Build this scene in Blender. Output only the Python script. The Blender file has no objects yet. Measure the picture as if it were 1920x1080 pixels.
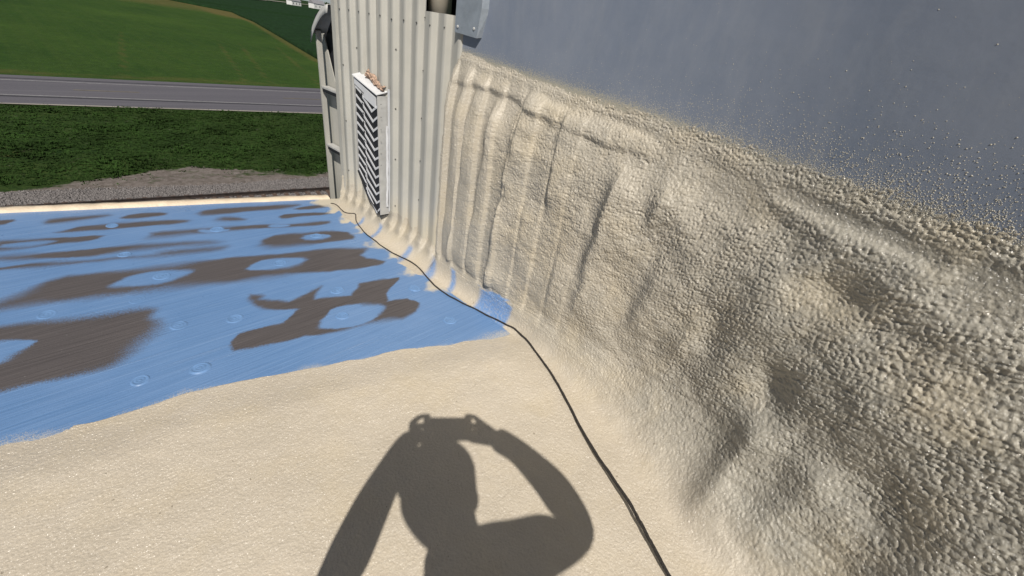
import bpy, bmesh, math, random
import numpy as np
from mathutils import Vector, Matrix
from mathutils.bvhtree import BVHTree

random.seed(7)
rng = np.random.default_rng(11)
scene = bpy.context.scene
COL = scene.collection

# ------------------------------------------------------------------ camera, sky, sun, exposure
CAM_H = 1.13                     # the phone is held this high above the roof
CAM_R = Matrix(((0.6811, 0.2885, -0.6729),
                (-0.7175, 0.4484, -0.5334),
                (0.1481, 0.8460, 0.5122)))
cam_data = bpy.data.cameras.new('camera')
cam = bpy.data.objects.new('camera', cam_data)
COL.objects.link(cam)
q = CAM_R.to_quaternion(); q.normalize()
cam.matrix_world = Matrix.Translation((0, 0, CAM_H)) @ q.to_matrix().to_4x4()
cam_data.sensor_width = 36.0
cam_data.lens = 36.0 * 782.0 / 1920.0
cam_data.clip_start = 0.004
cam_data.clip_end = 6000.0
scene.camera = cam

SUN = Vector((-0.444, -0.475, 0.760)).normalized()      # towards the sun
world = bpy.data.worlds.new('World')
scene.world = world
world.use_nodes = True
wn = world.node_tree.nodes
sky = wn.new('ShaderNodeTexSky')
sky.sky_type = 'NISHITA'
sky.sun_disc = False
sky.sun_elevation = math.asin(SUN.z)
sky.sun_rotation = math.atan2(SUN.x, SUN.y)
sky.altitude = 400
sky.air_density = 0.5
sky.dust_density = 0.35
wn['Background'].inputs['Strength'].default_value = 0.05
hs = wn.new('ShaderNodeHueSaturation')
hs.inputs['Saturation'].default_value = 0.62              # the photo's warm white balance
world.node_tree.links.new(sky.outputs[0], hs.inputs['Color'])
world.node_tree.links.new(hs.outputs[0], wn['Background'].inputs['Color'])
sun_data = bpy.data.lights.new('sun', 'SUN')
sun_data.energy = 5.0
sun_data.angle = math.radians(0.53)
sun_data.color = (1.0, 0.94, 0.85)
sun = bpy.data.objects.new('sun', sun_data)
COL.objects.link(sun)
sun.rotation_euler = (-SUN).to_track_quat('-Z', 'Y').to_euler()
sun.location = (-8, -8, 14)
scene.view_settings.view_transform = 'Standard'
scene.view_settings.look = 'None'
scene.view_settings.exposure = 0.04
scene.view_settings.gamma = 1.0
scene.view_settings.use_curve_mapping = False
scene.cycles.max_bounces = 5
scene.cycles.use_denoising = True

# ------------------------------------------------------------------ traced layout, metres on the roof (x towards the wall, y along it)
GREY = [
[(-0.325, 2.022), (-0.277, 2.006), (-0.202, 1.984), (-0.083, 1.929), (0.05, 1.901), (0.119, 1.88), (0.127, 1.817), (0.098, 1.733), (0.053, 1.668), (-0.011, 1.592), (-0.061, 1.575), (-0.124, 1.582), (-0.228, 1.618), (-0.293, 1.626), (-0.334, 1.645)],
[(0.434, 1.779), (0.476, 1.747), (0.449, 1.731), (0.552, 1.65), (0.71, 1.692), (0.65, 1.609), (0.798, 1.552), (0.865, 1.632), (1.049, 1.577), (0.921, 1.472), (0.896, 1.425), (0.993, 1.396), (1.015, 1.327), (0.953, 1.282), (0.871, 1.272), (0.726, 1.319), (0.653, 1.332), (0.549, 1.363), (0.517, 1.386), (0.421, 1.401), (0.272, 1.446), (0.28, 1.491), (0.321, 1.541), (0.346, 1.543), (0.468, 1.515), (0.517, 1.549), (0.545, 1.58), (0.434, 1.66), (0.417, 1.711)],
[(-0.296, 2.177), (-0.269, 2.194), (-0.198, 2.229), (-0.118, 2.307), (0.019, 2.265), (0.185, 2.219), (0.417, 2.18), (0.627, 2.101), (0.784, 2.055), (0.887, 2.032), (1.096, 1.939), (1.066, 1.906), (0.994, 1.852), (1.09, 1.784), (1.093, 1.736), (1.013, 1.727), (0.81, 1.798), (0.592, 1.882), (0.387, 1.936), (0.173, 2.012), (0.031, 2.048), (-0.137, 2.098), (-0.272, 2.126), (-0.298, 2.13)],
[(-0.282, 2.601), (-0.252, 2.593), (-0.039, 2.538), (0.141, 2.499), (0.336, 2.435), (0.502, 2.367), (0.464, 2.346), (0.194, 2.426), (0.093, 2.442), (0.02, 2.444), (-0.254, 2.557), (-0.283, 2.569)],
[(-0.286, 2.496), (-0.257, 2.487), (-0.135, 2.468), (0.033, 2.406), (0.209, 2.333), (0.263, 2.365), (0.495, 2.289), (0.467, 2.249), (0.304, 2.299), (0.117, 2.357), (-0.053, 2.41), (-0.258, 2.459), (-0.287, 2.466)],
[(0.63, 2.19), (0.689, 2.315), (0.845, 2.284), (1.088, 2.203), (1.116, 2.099), (1.082, 2.058), (0.799, 2.131)],
[(-0.271, 2.774), (-0.245, 2.766), (-0.051, 2.703), (0.101, 2.66), (0.055, 2.612), (-0.07, 2.638), (-0.198, 2.648), (-0.25, 2.658), (-0.275, 2.663)],
[(0.24, 2.557), (0.279, 2.608), (0.441, 2.549), (0.763, 2.463), (0.877, 2.405), (1.086, 2.374), (1.08, 2.317), (0.871, 2.366), (0.745, 2.417), (0.564, 2.459), (0.413, 2.501), (0.252, 2.546)],
[(-0.098, 2.773), (-0.018, 2.788), (0.011, 2.816), (0.12, 2.789), (0.329, 2.736), (0.453, 2.688), (0.426, 2.647), (0.266, 2.69), (0.11, 2.721), (-0.002, 2.756)],
[(0.565, 2.619), (0.589, 2.657), (0.679, 2.625), (0.689, 2.571), (0.618, 2.578)],
[(0.858, 2.532), (0.922, 2.562), (1.143, 2.488), (1.124, 2.449), (0.976, 2.489), (0.875, 2.499)],
[(-0.265, 2.962), (-0.263, 3.026), (-0.235, 3.017), (-0.194, 3.009), (-0.214, 2.959), (-0.237, 2.959)],
[(-0.099, 2.913), (-0.07, 2.96), (0.14, 2.922), (0.143, 2.894), (0.032, 2.884), (-0.064, 2.888)],
[(0.17, 2.841), (0.221, 2.883), (0.399, 2.84), (0.373, 2.796), (0.208, 2.809)],
[(0.491, 2.739), (0.562, 2.808), (0.941, 2.713), (1.052, 2.663), (0.973, 2.633), (0.748, 2.69), (0.61, 2.696)],
[(0.967, 2.619), (1.211, 2.626), (1.203, 2.56), (1.016, 2.58)],
]

BLUE = [
[(-0.327, 1.928), (-0.281, 1.912), (-0.191, 1.864), (-0.213, 1.827), (-0.286, 1.783), (-0.331, 1.756)],
[(0.559, 1.399), (0.594, 1.449), (0.672, 1.506), (0.749, 1.479), (0.867, 1.409), (0.825, 1.369), (0.735, 1.32), (0.656, 1.338)],
[(0.045, 2.136), (0.1, 2.188), (0.197, 2.18), (0.301, 2.12), (0.301, 2.082), (0.212, 2.047), (0.127, 2.076), (0.042, 2.121)],
[(0.488, 2.001), (0.557, 2.045), (0.613, 2.065), (0.791, 1.978), (0.683, 1.923), (0.573, 1.957)],
[(0.837, 2.197), (0.889, 2.247), (0.995, 2.191), (0.992, 2.152), (0.919, 2.139)],
[(-0.247, 2.732), (-0.066, 2.678), (-0.143, 2.648), (-0.249, 2.677)],
[(0.439, 2.512), (0.463, 2.542), (0.572, 2.486), (0.571, 2.455), (0.499, 2.467)],
[(0.747, 2.422), (0.8, 2.459), (0.877, 2.405), (0.846, 2.379)],
]

PLATES = [(0.165, 1.706), (0.335, 1.643), (0.156, 1.416), (0.754, 1.623), (0.677, 1.428), (1.061, 1.447), (1.035, 1.142), (0.202, 2.118), (0.648, 1.992), (-0.161, 2.016), (0.003, 1.459), (0.09, 1.968), (0.527, 2.504), (0.926, 2.198), (0.124, 2.401), (0.136, 2.759), (-0.211, 1.691)]
CABLE = [(1.217, 2.609), (1.229, 2.562), (1.221, 2.43), (1.246, 2.353), (1.208, 2.262), (1.177, 2.116), (1.168, 1.983), (1.172, 1.825), (1.194, 1.622), (1.155, 1.388), (1.168, 1.226), (1.197, 1.081), (1.212, 0.944), (1.203, 0.848), (1.164, 0.731), (1.12, 0.618), (1.082, 0.543), (0.998, 0.395), (0.91, 0.238), (0.851, 0.108), (0.81, 0.027), (0.773, -0.045), (0.734, -0.133)]
VR= [((2.243, 0.733), (2.151, 0.676), (2.095, 0.711)), ((2.238, 0.686), (2.142, 0.626), (2.092, 0.661)), ((2.233, 0.634), (2.139, 0.577), (2.091, 0.609)), ((2.231, 0.589), (2.136, 0.527), (2.088, 0.556)), ((2.228, 0.539), (2.132, 0.477), (2.086, 0.502)), ((2.226, 0.487), (2.129, 0.425), (2.085, 0.451)), ((2.225, 0.443), (2.126, 0.372), (2.083, 0.399)), ((2.224, 0.39), (2.125, 0.322), (2.083, 0.349)), ((2.223, 0.344), (2.123, 0.271), (2.083, 0.299)), ((2.225, 0.287), (2.122, 0.224), (2.082, 0.252)), ((2.224, 0.239), (2.12, 0.171), (2.082, 0.199)), ((2.222, 0.21), (2.119, 0.112), (2.083, 0.15))]
VL= [((2.314, 0.771), (2.235, 0.739)), ((2.313, 0.728), (2.235, 0.691)), ((2.314, 0.679), (2.233, 0.647)), ((2.312, 0.634), (2.231, 0.598)), ((2.311, 0.584), (2.227, 0.548)), ((2.31, 0.536), (2.225, 0.501)), ((2.309, 0.488), (2.225, 0.452)), ((2.307, 0.449), (2.225, 0.403)), ((2.307, 0.403), (2.224, 0.357)), ((2.305, 0.357), (2.223, 0.311)), ((2.308, 0.318), (2.223, 0.248))]
VO= [(2.332, 0.815), (2.263, 0.86), (2.097, 0.783), (2.081, 0.111), (2.09, 0.077), (2.226, 0.199), (2.313, 0.307)]
XW = 1.322            # plane of the steel wall's valleys
Y_END = 2.62          # far end of the corrugated wall
Y_BARE = 1.555        # the foam on the wall stops here, bare ribs beyond
GZ = -8.8             # ground level below the roof

# ------------------------------------------------------------------ numpy noise
def hsh(ix, iy, seed):
    h = (ix.astype(np.int64) * 374761393 + iy.astype(np.int64) * 668265263 + seed * 974634577) & 0xFFFFFFFF
    h = ((h ^ (h >> 13)) * 1274126177) & 0xFFFFFFFF
    h = ((h ^ (h >> 16)) * 2246822519) & 0xFFFFFFFF
    return ((h ^ (h >> 15)) & 0xFFFFFF) / float(0xFFFFFF)

def vnoise(x, y, seed=0):
    ix = np.floor(x); iy = np.floor(y)
    fx = x - ix; fy = y - iy
    fx = fx * fx * fx * (fx * (fx * 6 - 15) + 10); fy = fy * fy * fy * (fy * (fy * 6 - 15) + 10)
    a = hsh(ix, iy, seed); b = hsh(ix + 1, iy, seed)
    c = hsh(ix, iy + 1, seed); d = hsh(ix + 1, iy + 1, seed)
    return (a + (b - a) * fx) * (1 - fy) + (c + (d - c) * fx) * fy

def fbm(x, y, seed=0, octv=4, gain=0.5):
    s = np.zeros_like(x); a = 1.0; t = 0.0
    for o in range(octv):
        s += a * vnoise(x * 2 ** o + 17.3 * o, y * 2 ** o - 9.1 * o, seed + o)
        t += a; a *= gain
    return s / t * 2 - 1                                  # about -1 .. 1

def worley(x, y, seed=0):
    ix = np.floor(x); iy = np.floor(y)
    best = np.full(x.shape, 9.0); sec = np.full(x.shape, 9.0)
    for dx in (-1, 0, 1):
        for dy in (-1, 0, 1):
            cx = ix + dx; cy = iy + dy
            px = cx + 0.15 + 0.7 * hsh(cx, cy, seed); py = cy + 0.15 + 0.7 * hsh(cx, cy, seed + 5)
            d = (px - x) ** 2 + (py - y) ** 2
            sec = np.minimum(sec, np.maximum(d, best)); best = np.minimum(best, d)
    return np.sqrt(best), np.sqrt(sec)

def sat(v): return np.clip(v, 0.0, 1.0)
def sst(a, b, v):
    t = sat((v - a) / (b - a)); return t * t * (3 - 2 * t)
def gau(v, c, s): return np.exp(-0.5 * ((v - c) / s) ** 2)

def poly_sd(px, py, poly):
    """signed distance to a polygon, positive inside"""
    P = np.array(poly); n = len(P)
    d = np.full(px.shape, 1e9); ins = np.zeros(px.shape, bool)
    for i in range(n):
        ax, ay = P[i]; bx, by = P[(i + 1) % n]
        ex, ey = bx - ax, by - ay
        t = np.clip(((px - ax) * ex + (py - ay) * ey) / (ex * ex + ey * ey + 1e-12), 0, 1)
        d = np.minimum(d, (px - ax - t * ex) ** 2 + (py - ay - t * ey) ** 2)
        c = ((ay > py) != (by > py))
        with np.errstate(divide='ignore', invalid='ignore'):
            xx = ex * (py - ay) / (ey if abs(ey) > 1e-12 else 1e-12) + ax
        ins ^= c & (px < xx)
    d = np.sqrt(d)
    return np.where(ins, d, -d)

# ------------------------------------------------------------------ object helpers
def tag(o, label=None, cat=None, group=None, kind=None):
    if label: o['label'] = label
    if cat: o['category'] = cat
    if group: o['group'] = group
    if kind: o['kind'] = kind
    return o

def link(name, me, mat=None, parent=None, smooth=False):
    o = bpy.data.objects.new(name, me); COL.objects.link(o)
    if mat is not None and len(me.materials) == 0: me.materials.append(mat)
    if parent is not None: o.parent = parent
    if smooth: me.shade_smooth()
    return o

def empty(name, loc=(0, 0, 0)):
    o = bpy.data.objects.new(name, None); COL.objects.link(o); o.location = loc
    o.empty_display_size = 0.1
    return o

def np_mesh(name, V, F):
    me = bpy.data.meshes.new(name)
    V = np.asarray(V, dtype=np.float32); F = np.asarray(F, dtype=np.int32)
    k = F.shape[1]
    me.vertices.add(len(V)); me.vertices.foreach_set('co', V.ravel())
    me.loops.add(F.size); me.loops.foreach_set('vertex_index', F.ravel())
    me.polygons.add(len(F))
    me.polygons.foreach_set('loop_start', np.arange(0, F.size, k, dtype=np.int32))
    me.update(calc_edges=True)
    return me

def grid_faces(nr, nc, keep=None):
    idx = np.arange(nr * nc).reshape(nr, nc)
    F = np.stack([idx[:-1, :-1], idx[1:, :-1], idx[1:, 1:], idx[:-1, 1:]], -1).reshape(-1, 4)
    if keep is not None: F = F[keep.reshape(-1)]
    return F

def compact(V, F, *attrs):
    used = np.zeros(len(V), bool); used[F.ravel()] = True
    remap = np.cumsum(used) - 1
    return (V[used], remap[F]) + tuple(a[used] for a in attrs)

def color_attr(me, name, rgb):
    a = me.color_attributes.new(name, 'FLOAT_COLOR', 'POINT')
    d = np.ones((len(me.vertices), 4), np.float32); d[:, :rgb.shape[1]] = rgb
    a.data.foreach_set('color', d.ravel())

def box_bm(bm, x0, x1, y0, y1, z0, z1):
    vs = [bm.verts.new(p) for p in [(x0, y0, z0), (x1, y0, z0), (x1, y1, z0), (x0, y1, z0), (x0, y0, z1), (x1, y0, z1), (x1, y1, z1), (x0, y1, z1)]]
    for f in [(3, 2, 1, 0), (4, 5, 6, 7), (0, 1, 5, 4), (1, 2, 6, 5), (2, 3, 7, 6), (3, 0, 4, 7)]: bm.faces.new([vs[i] for i in f])
    return vs

def bm_obj(name, bm, mat, parent=None, bevel=0.0, smooth=False, seg=2):
    if bevel > 0:
        bmesh.ops.bevel(bm, geom=list(bm.edges), offset=bevel, segments=seg, affect='EDGES', clamp_overlap=True)
    bmesh.ops.recalc_face_normals(bm, faces=bm.faces)
    me = bpy.data.meshes.new(name); bm.to_mesh(me); bm.free()
    return link(name, me, mat, parent, smooth)

def box(name, x0, x1, y0, y1, z0, z1, mat, parent=None, bevel=0.0):
    bm = bmesh.new(); box_bm(bm, x0, x1, y0, y1, z0, z1)
    return bm_obj(name, bm, mat, parent, bevel)

def prism(name, outline, d, mat, parent=None, bevel=0.0):
    """outline: list of 3-D points in a plane, extruded by the vector d"""
    bm = bmesh.new(); d = Vector(d)
    a = [bm.verts.new(p) for p in outline]; b = [bm.verts.new(Vector(p) + d) for p in outline]
    n = len(a)
    bm.faces.new(a); bm.faces.new(b[::-1])
    for i in range(n): bm.faces.new((a[i], b[i], b[(i + 1) % n], a[(i + 1) % n]))
    return bm_obj(name, bm, mat, parent, bevel)

def tube_mesh(name, pts, rad, nseg=10):
    pts = [Vector(p) for p in pts]; n = len(pts)
    V = []; up = Vector((0, 0, 1))
    for i, p in enumerate(pts):
        t = (pts[min(i + 1, n - 1)] - pts[max(i - 1, 0)]).normalized()
        s = t.cross(up)
        if s.length < 1e-4: s = Vector((1, 0, 0))
        s.normalize(); u = s.cross(t).normalized()
        r = rad[i] if hasattr(rad, '__len__') else rad
        for k in range(nseg):
            a = 2 * math.pi * k / nseg
            V.append(p + s * (math.cos(a) * r) + u * (math.sin(a) * r))
    F = [(i * nseg + k, i * nseg + (k + 1) % nseg, (i + 1) * nseg + (k + 1) % nseg, (i + 1) * nseg + k) for i in range(n - 1) for k in range(nseg)]
    me = bpy.data.meshes.new(name)
    me.from_pydata([tuple(v) for v in V], [], F + [tuple(range(nseg))[::-1], tuple(range((n - 1) * nseg, n * nseg))])
    return me

# ------------------------------------------------------------------ materials
class NT:
    def __init__(self, name):
        self.m = bpy.data.materials.new(name); self.m.use_nodes = True
        self.t = self.m.node_tree; self.b = self.t.nodes['Principled BSDF']
    def n(self, typ, **kw):
        nd = self.t.nodes.new(typ)
        for k, v in kw.items(): setattr(nd, k, v)
        return nd
    def l(self, a, b): self.t.links.new(a, b)
    def coord(self, scale=(1, 1, 1), rot=(0, 0, 0)):
        tc = self.n('ShaderNodeNewGeometry'); mp = self.n('ShaderNodeMapping')
        mp.inputs['Scale'].default_value = scale; mp.inputs['Rotation'].default_value = rot
        self.l(tc.outputs['Position'], mp.inputs['Vector']); return mp.outputs[0]
    def noise(self, vec, scale, detail=4, rough=0.55, dist=0.0):
        nd = self.n('ShaderNodeTexNoise'); nd.inputs['Scale'].default_value = scale
        nd.inputs['Detail'].default_value = detail; nd.inputs['Roughness'].default_value = rough
        nd.inputs['Distortion'].default_value = dist
        self.l(vec, nd.inputs['Vector']); return nd.outputs['Fac']
    def ramp(self, fac, stops):
        r = self.n('ShaderNodeValToRGB'); e = r.color_ramp.elements
        while len(e) < len(stops): e.new(0.5)
        for i, (p, c) in enumerate(stops):
            e[i].position = p; e[i].color = (c + (1,)) if len(c) == 3 else c
        self.l(fac, r.inputs[0]); return r.outputs[0]
    def mix(self, fac, a, b, mode='MIX'):
        m = self.n('ShaderNodeMix', data_type='RGBA', blend_type=mode)
        for inp, v in ((m.inputs[0], fac), (m.inputs[6], a), (m.inputs[7], b)):
            if hasattr(v, 'node'): self.l(v, inp)
            elif isinstance(v, (int, float)): inp.default_value = v
            else: inp.default_value = tuple(v) + (1,) if len(v) == 3 else v
        return m.outputs[2]
    def math(self, op, a, b=None, clamp=False):
        m = self.n('ShaderNodeMath', operation=op, use_clamp=clamp)
        for i, v in enumerate((a, b)):
            if v is None: continue
            if hasattr(v, 'node'): self.l(v, m.inputs[i])
            else: m.inputs[i].default_value = v
        return m.outputs[0]
    def bump(self, h, strength, dist):
        b = self.n('ShaderNodeBump'); b.inputs['Strength'].default_value = strength; b.inputs['Distance'].default_value = dist
        self.l(h, b.inputs['Height']); return b
    def out(self, color=None, rough=None, bump=None, metal=None, spec=None):
        for nm, v in (('Base Color', color), ('Roughness', rough), ('Metallic', metal), ('Specular IOR Level', spec)):
            if v is None: continue
            if hasattr(v, 'node'): self.l(v, self.b.inputs[nm])
            elif isinstance(v, (int, float)): self.b.inputs[nm].default_value = v
            else: self.b.inputs[nm].default_value = tuple(v) + (1,)
        if bump is not None: self.l(bump.outputs[0], self.b.inputs['Normal'])
        return self.m

def simple(name, col, rough=0.6, var=0.18, scale=8.0, metal=0.0, bump=0.0, bscale=60.0, spec=0.5):
    t = NT(name); v = t.coord()
    f = t.noise(v, scale, 5)
    lo = tuple(c * (1 - var) for c in col); hi = tuple(min(1, c * (1 + var)) for c in col)
    c = t.ramp(f, [(0.3, lo), (0.7, hi)])
    b = t.bump(t.noise(v, bscale, 4), bump, 0.01) if bump else None
    return t.out(c, rough, b, metal, spec)

SEAM_ANG = math.atan(-0.29)            # direction of the membrane laps on the roof

def mat_foam():
    t = NT('spray_foam'); v = t.coord()
    at = t.n('ShaderNodeAttribute', attribute_name='paint')
    sep = t.n('ShaderNodeSeparateColor'); t.l(at.outputs['Color'], sep.inputs[0])
    tone = t.noise(v, 2.4, 7, 0.65); fine = t.noise(v, 260.0, 3)
    cream = t.ramp(tone, [(0.3, (0.455, 0.398, 0.318)), (0.7, (0.575, 0.510, 0.420))])
    cream = t.mix(t.math('MULTIPLY', sep.outputs[1], 0.9), cream, (0.288, 0.280, 0.246))  # greys wall foam: sky sheen painted in, plus foam's own grey-green near camera
    cream = t.mix(0.16, cream, t.ramp(fine, [(0.35, (0.34, 0.30, 0.22)), (0.65, (0.62, 0.58, 0.49))]))
    cream = t.mix(t.math('MULTIPLY', t.ramp(t.noise(v, 5.0, 4), [(0.48, (0, 0, 0)), (0.68, (1, 1, 1))]), 0.35), cream, (0.50, 0.42, 0.285))
    speck = t.ramp(t.noise(v, 75.0, 1), [(0.775, (0, 0, 0)), (0.79, (1, 1, 1))])
    cream = t.mix(t.math('MULTIPLY', speck, 0.6), cream, (0.16, 0.13, 0.09))
    col = t.mix(sep.outputs[0], cream, (0.115, 0.245, 0.50))
    bf = t.n('ShaderNodeTexVoronoi', feature='SMOOTH_F1'); bf.inputs['Scale'].default_value = 150.0
    t.l(v, bf.inputs['Vector'])
    h = t.math('ADD', t.math('MULTIPLY', bf.outputs['Distance'], -0.8), t.math('MULTIPLY', t.noise(v, 230.0, 3, 0.6), 1.0))
    ch = t.noise(v, 90.0, 2, 0.5)
    cb = t.bump(ch, 1.0, 0.019)
    t.l(cb.outputs[0], t.b.inputs['Coat Normal'])
    t.b.inputs['Coat Weight'].default_value = 0.85; t.b.inputs['Coat Roughness'].default_value = 0.27; t.b.inputs['Coat IOR'].default_value = 1.5
    return t.out(col, t.ramp(t.noise(v, 35.0, 3), [(0.35, (0.35,) * 3), (0.7, (0.5,) * 3)]), t.bump(h, 0.36, 0.0050), spec=0.4)

def mat_roof():
    t = NT('primed_membrane'); v = t.coord()
    sv = t.coord(scale=(1.0, 55, 1), rot=(0, 0, -SEAM_ANG))
    at = t.n('ShaderNodeAttribute', attribute_name='paint')
    sep = t.n('ShaderNodeSeparateColor'); t.l(at.outputs['Color'], sep.inputs[0])
    streak = t.noise(sv, 2.4, 4, 0.6)
    blot = t.noise(v, 9.0, 5)
    blue = t.ramp(streak, [(0.28, (0.088, 0.180, 0.355)), (0.52, (0.118, 0.222, 0.42)), (0.70, (0.16, 0.268, 0.465)), (0.8, (0.27, 0.385, 0.58))])
    blue = t.mix(t.math('MULTIPLY', blot, 0.35), blue, (0.105, 0.195, 0.375))
    thin = t.ramp(t.noise(t.coord(scale=(0.55, 150, 1), rot=(0, 0, -SEAM_ANG)), 2.0, 3, 0.5), [(0.66, (0, 0, 0)), (0.72, (1, 1, 1))])
    thin = t.math('MULTIPLY', thin, t.ramp(t.noise(v, 4.0, 3), [(0.42, (0, 0, 0)), (0.6, (1, 1, 1))]))
    blue = t.mix(t.math('MULTIPLY', thin, 0.55), blue, (0.36, 0.47, 0.66))  # pale lines paint in the gloss along the raised streaks
    blue = t.mix(t.math('MULTIPLY', t.ramp(t.noise(v, 2.2, 4), [(0.4, (0, 0, 0)), (0.7, (1, 1, 1))]), 0.45), blue, (0.165, 0.275, 0.48))
    grey = t.ramp(t.noise(sv, 3.5, 5), [(0.3, (0.056, 0.050, 0.052)), (0.7, (0.098, 0.088, 0.090))])
    fleck = t.ramp(t.noise(v, 130.0, 2), [(0.70, (0, 0, 0)), (0.76, (1, 1, 1))])
    grey = t.mix(t.math('MULTIPLY', fleck, 0.35), grey, (0.30, 0.29, 0.29))
    gr = t.noise(v, 300.0, 2)
    edge = t.math('ADD', sep.outputs[0], t.math('MULTIPLY', t.math('SUBTRACT', gr, 0.5), 0.8))
    mask = t.ramp(edge, [(0.32, (0, 0, 0)), (0.68, (1, 1, 1))])
    c = t.mix(mask, grey, blue)
    dust = t.math('ADD', sep.outputs[1], t.math('MULTIPLY', t.math('SUBTRACT', t.noise(v, 380.0, 2), 0.5), 0.9))
    c = t.mix(t.ramp(dust, [(0.45, (0, 0, 0)), (0.75, (1, 1, 1))]), c, (0.50, 0.455, 0.365))
    h = t.math('ADD', t.math('ADD', t.math('MULTIPLY', streak, 0.6), t.math('MULTIPLY', thin, 0.5)), t.math('MULTIPLY', t.noise(v, 120.0, 3), 0.25))
    rough = t.mix(mask, (0.62,) * 3, t.ramp(blot, [(0.3, (0.26,) * 3), (0.7, (0.42,) * 3)]))
    return t.out(c, rough, t.bump(h, 0.55, 0.005), spec=0.5)

def mat_steel():
    t = NT('painted_steel'); v = t.coord()
    n1 = t.noise(v, 3.0, 5); st = t.noise(t.coord(scale=(1, 30, 0.7)), 2.5, 4)
    c = t.ramp(n1, [(0.3, (0.37, 0.365, 0.335)), (0.7, (0.46, 0.45, 0.41))])
    c = t.mix(t.math('MULTIPLY', t.ramp(st, [(0.55, (0, 0, 0)), (0.75, (1, 1, 1))]), 0.35), c, (0.33, 0.31, 0.27))
    at = t.n('ShaderNodeAttribute', attribute_name='paint')
    sep = t.n('ShaderNodeSeparateColor'); t.l(at.outputs['Color'], sep.inputs[0])
    dust = t.math('ADD', sep.outputs[0], t.math('MULTIPLY', t.math('SUBTRACT', t.noise(v, 300.0, 2), 0.5), 0.8))
    c = t.mix(t.ramp(dust, [(0.35, (0, 0, 0)), (0.9, (1, 1, 1))]), c, (0.50, 0.455, 0.36))
    return t.out(c, 0.42, t.bump(t.noise(v, 14.0, 3), 0.12, 0.01), spec=0.5)

def mat_sheet():
    t = NT('dull_grey_sheet'); v = t.coord()
    n1 = t.noise(v, 2.2, 6, 0.6); n2 = t.noise(t.coord(scale=(1, 3.5, 1.2), rot=(0.5, 0, 0)), 4.0, 6, 0.7)
    c = t.ramp(n1, [(0.3, (0.180, 0.215, 0.285)), (0.7, (0.245, 0.275, 0.340))])
    c = t.mix(t.math('MULTIPLY', t.ramp(n2, [(0.45, (0, 0, 0)), (0.75, (1, 1, 1))]), 0.35), c, (0.31, 0.33, 0.37))
    at = t.n('ShaderNodeAttribute', attribute_name='paint')
    sep = t.n('ShaderNodeSeparateColor'); t.l(at.outputs['Color'], sep.inputs[0])
    dust = t.math('ADD', sep.outputs[0], t.math('MULTIPLY', t.math('SUBTRACT', t.noise(v, 240.0, 3), 0.5), 1.1))
    m = t.ramp(dust, [(0.42, (0, 0, 0)), (0.72, (1, 1, 1))])
    c = t.mix(m, c, (0.42, 0.395, 0.32))
    return t.out(c, t.ramp(n1, [(0.3, (0.36,) * 3), (0.7, (0.52,) * 3)]), t.bump(t.math('ADD', n1, t.math('MULTIPLY', m, 0.12)), 0.25, 0.02), metal=0.15, spec=0.45)

M = {}
M['foam'] = mat_foam(); M['roof'] = mat_roof(); M['steel'] = mat_steel(); M['sheet'] = mat_sheet()
M['drop'] = simple('foam_droplet', (0.42, 0.395, 0.33), 0.35, 0.15, 40)
M['plate'] = simple('primed_plate', (0.125, 0.232, 0.43), 0.38, 0.15, 30)
M['edge'] = simple('edge_foam', (0.60, 0.50, 0.38), 0.55, 0.14, 14, bump=0.4, bscale=70)
M['cable'] = simple('cable_rubber', (0.026, 0.022, 0.019), 0.5, 0.9, 330, bump=0.8, bscale=330)
M['white'] = simple('white_paint', (0.58, 0.59, 0.61), 0.4, 0.08, 12)
M['whitegrey'] = simple('aged_white_paint', (0.42, 0.42, 0.41), 0.45, 0.12, 20, bump=0.1)
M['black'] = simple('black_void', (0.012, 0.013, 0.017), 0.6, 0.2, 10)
M['rust'] = simple('rusty_insulation', (0.40, 0.28, 0.21), 0.9, 0.5, 90, bump=0.9, bscale=120)
M['galv'] = simple('galvanised_steel', (0.30, 0.34, 0.39), 0.42, 0.14, 18, metal=0.35, bump=0.1)
M['screw'] = simple('screw_head', (0.10, 0.10, 0.095), 0.5, 0.3, 50, metal=0.4)
M['pipe'] = simple('stained_pipe', (0.62, 0.55, 0.45), 0.5, 0.2, 7)
M['facade'] = simple('building_siding', (0.42, 0.41, 0.37), 0.6, 0.12, 2)

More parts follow.
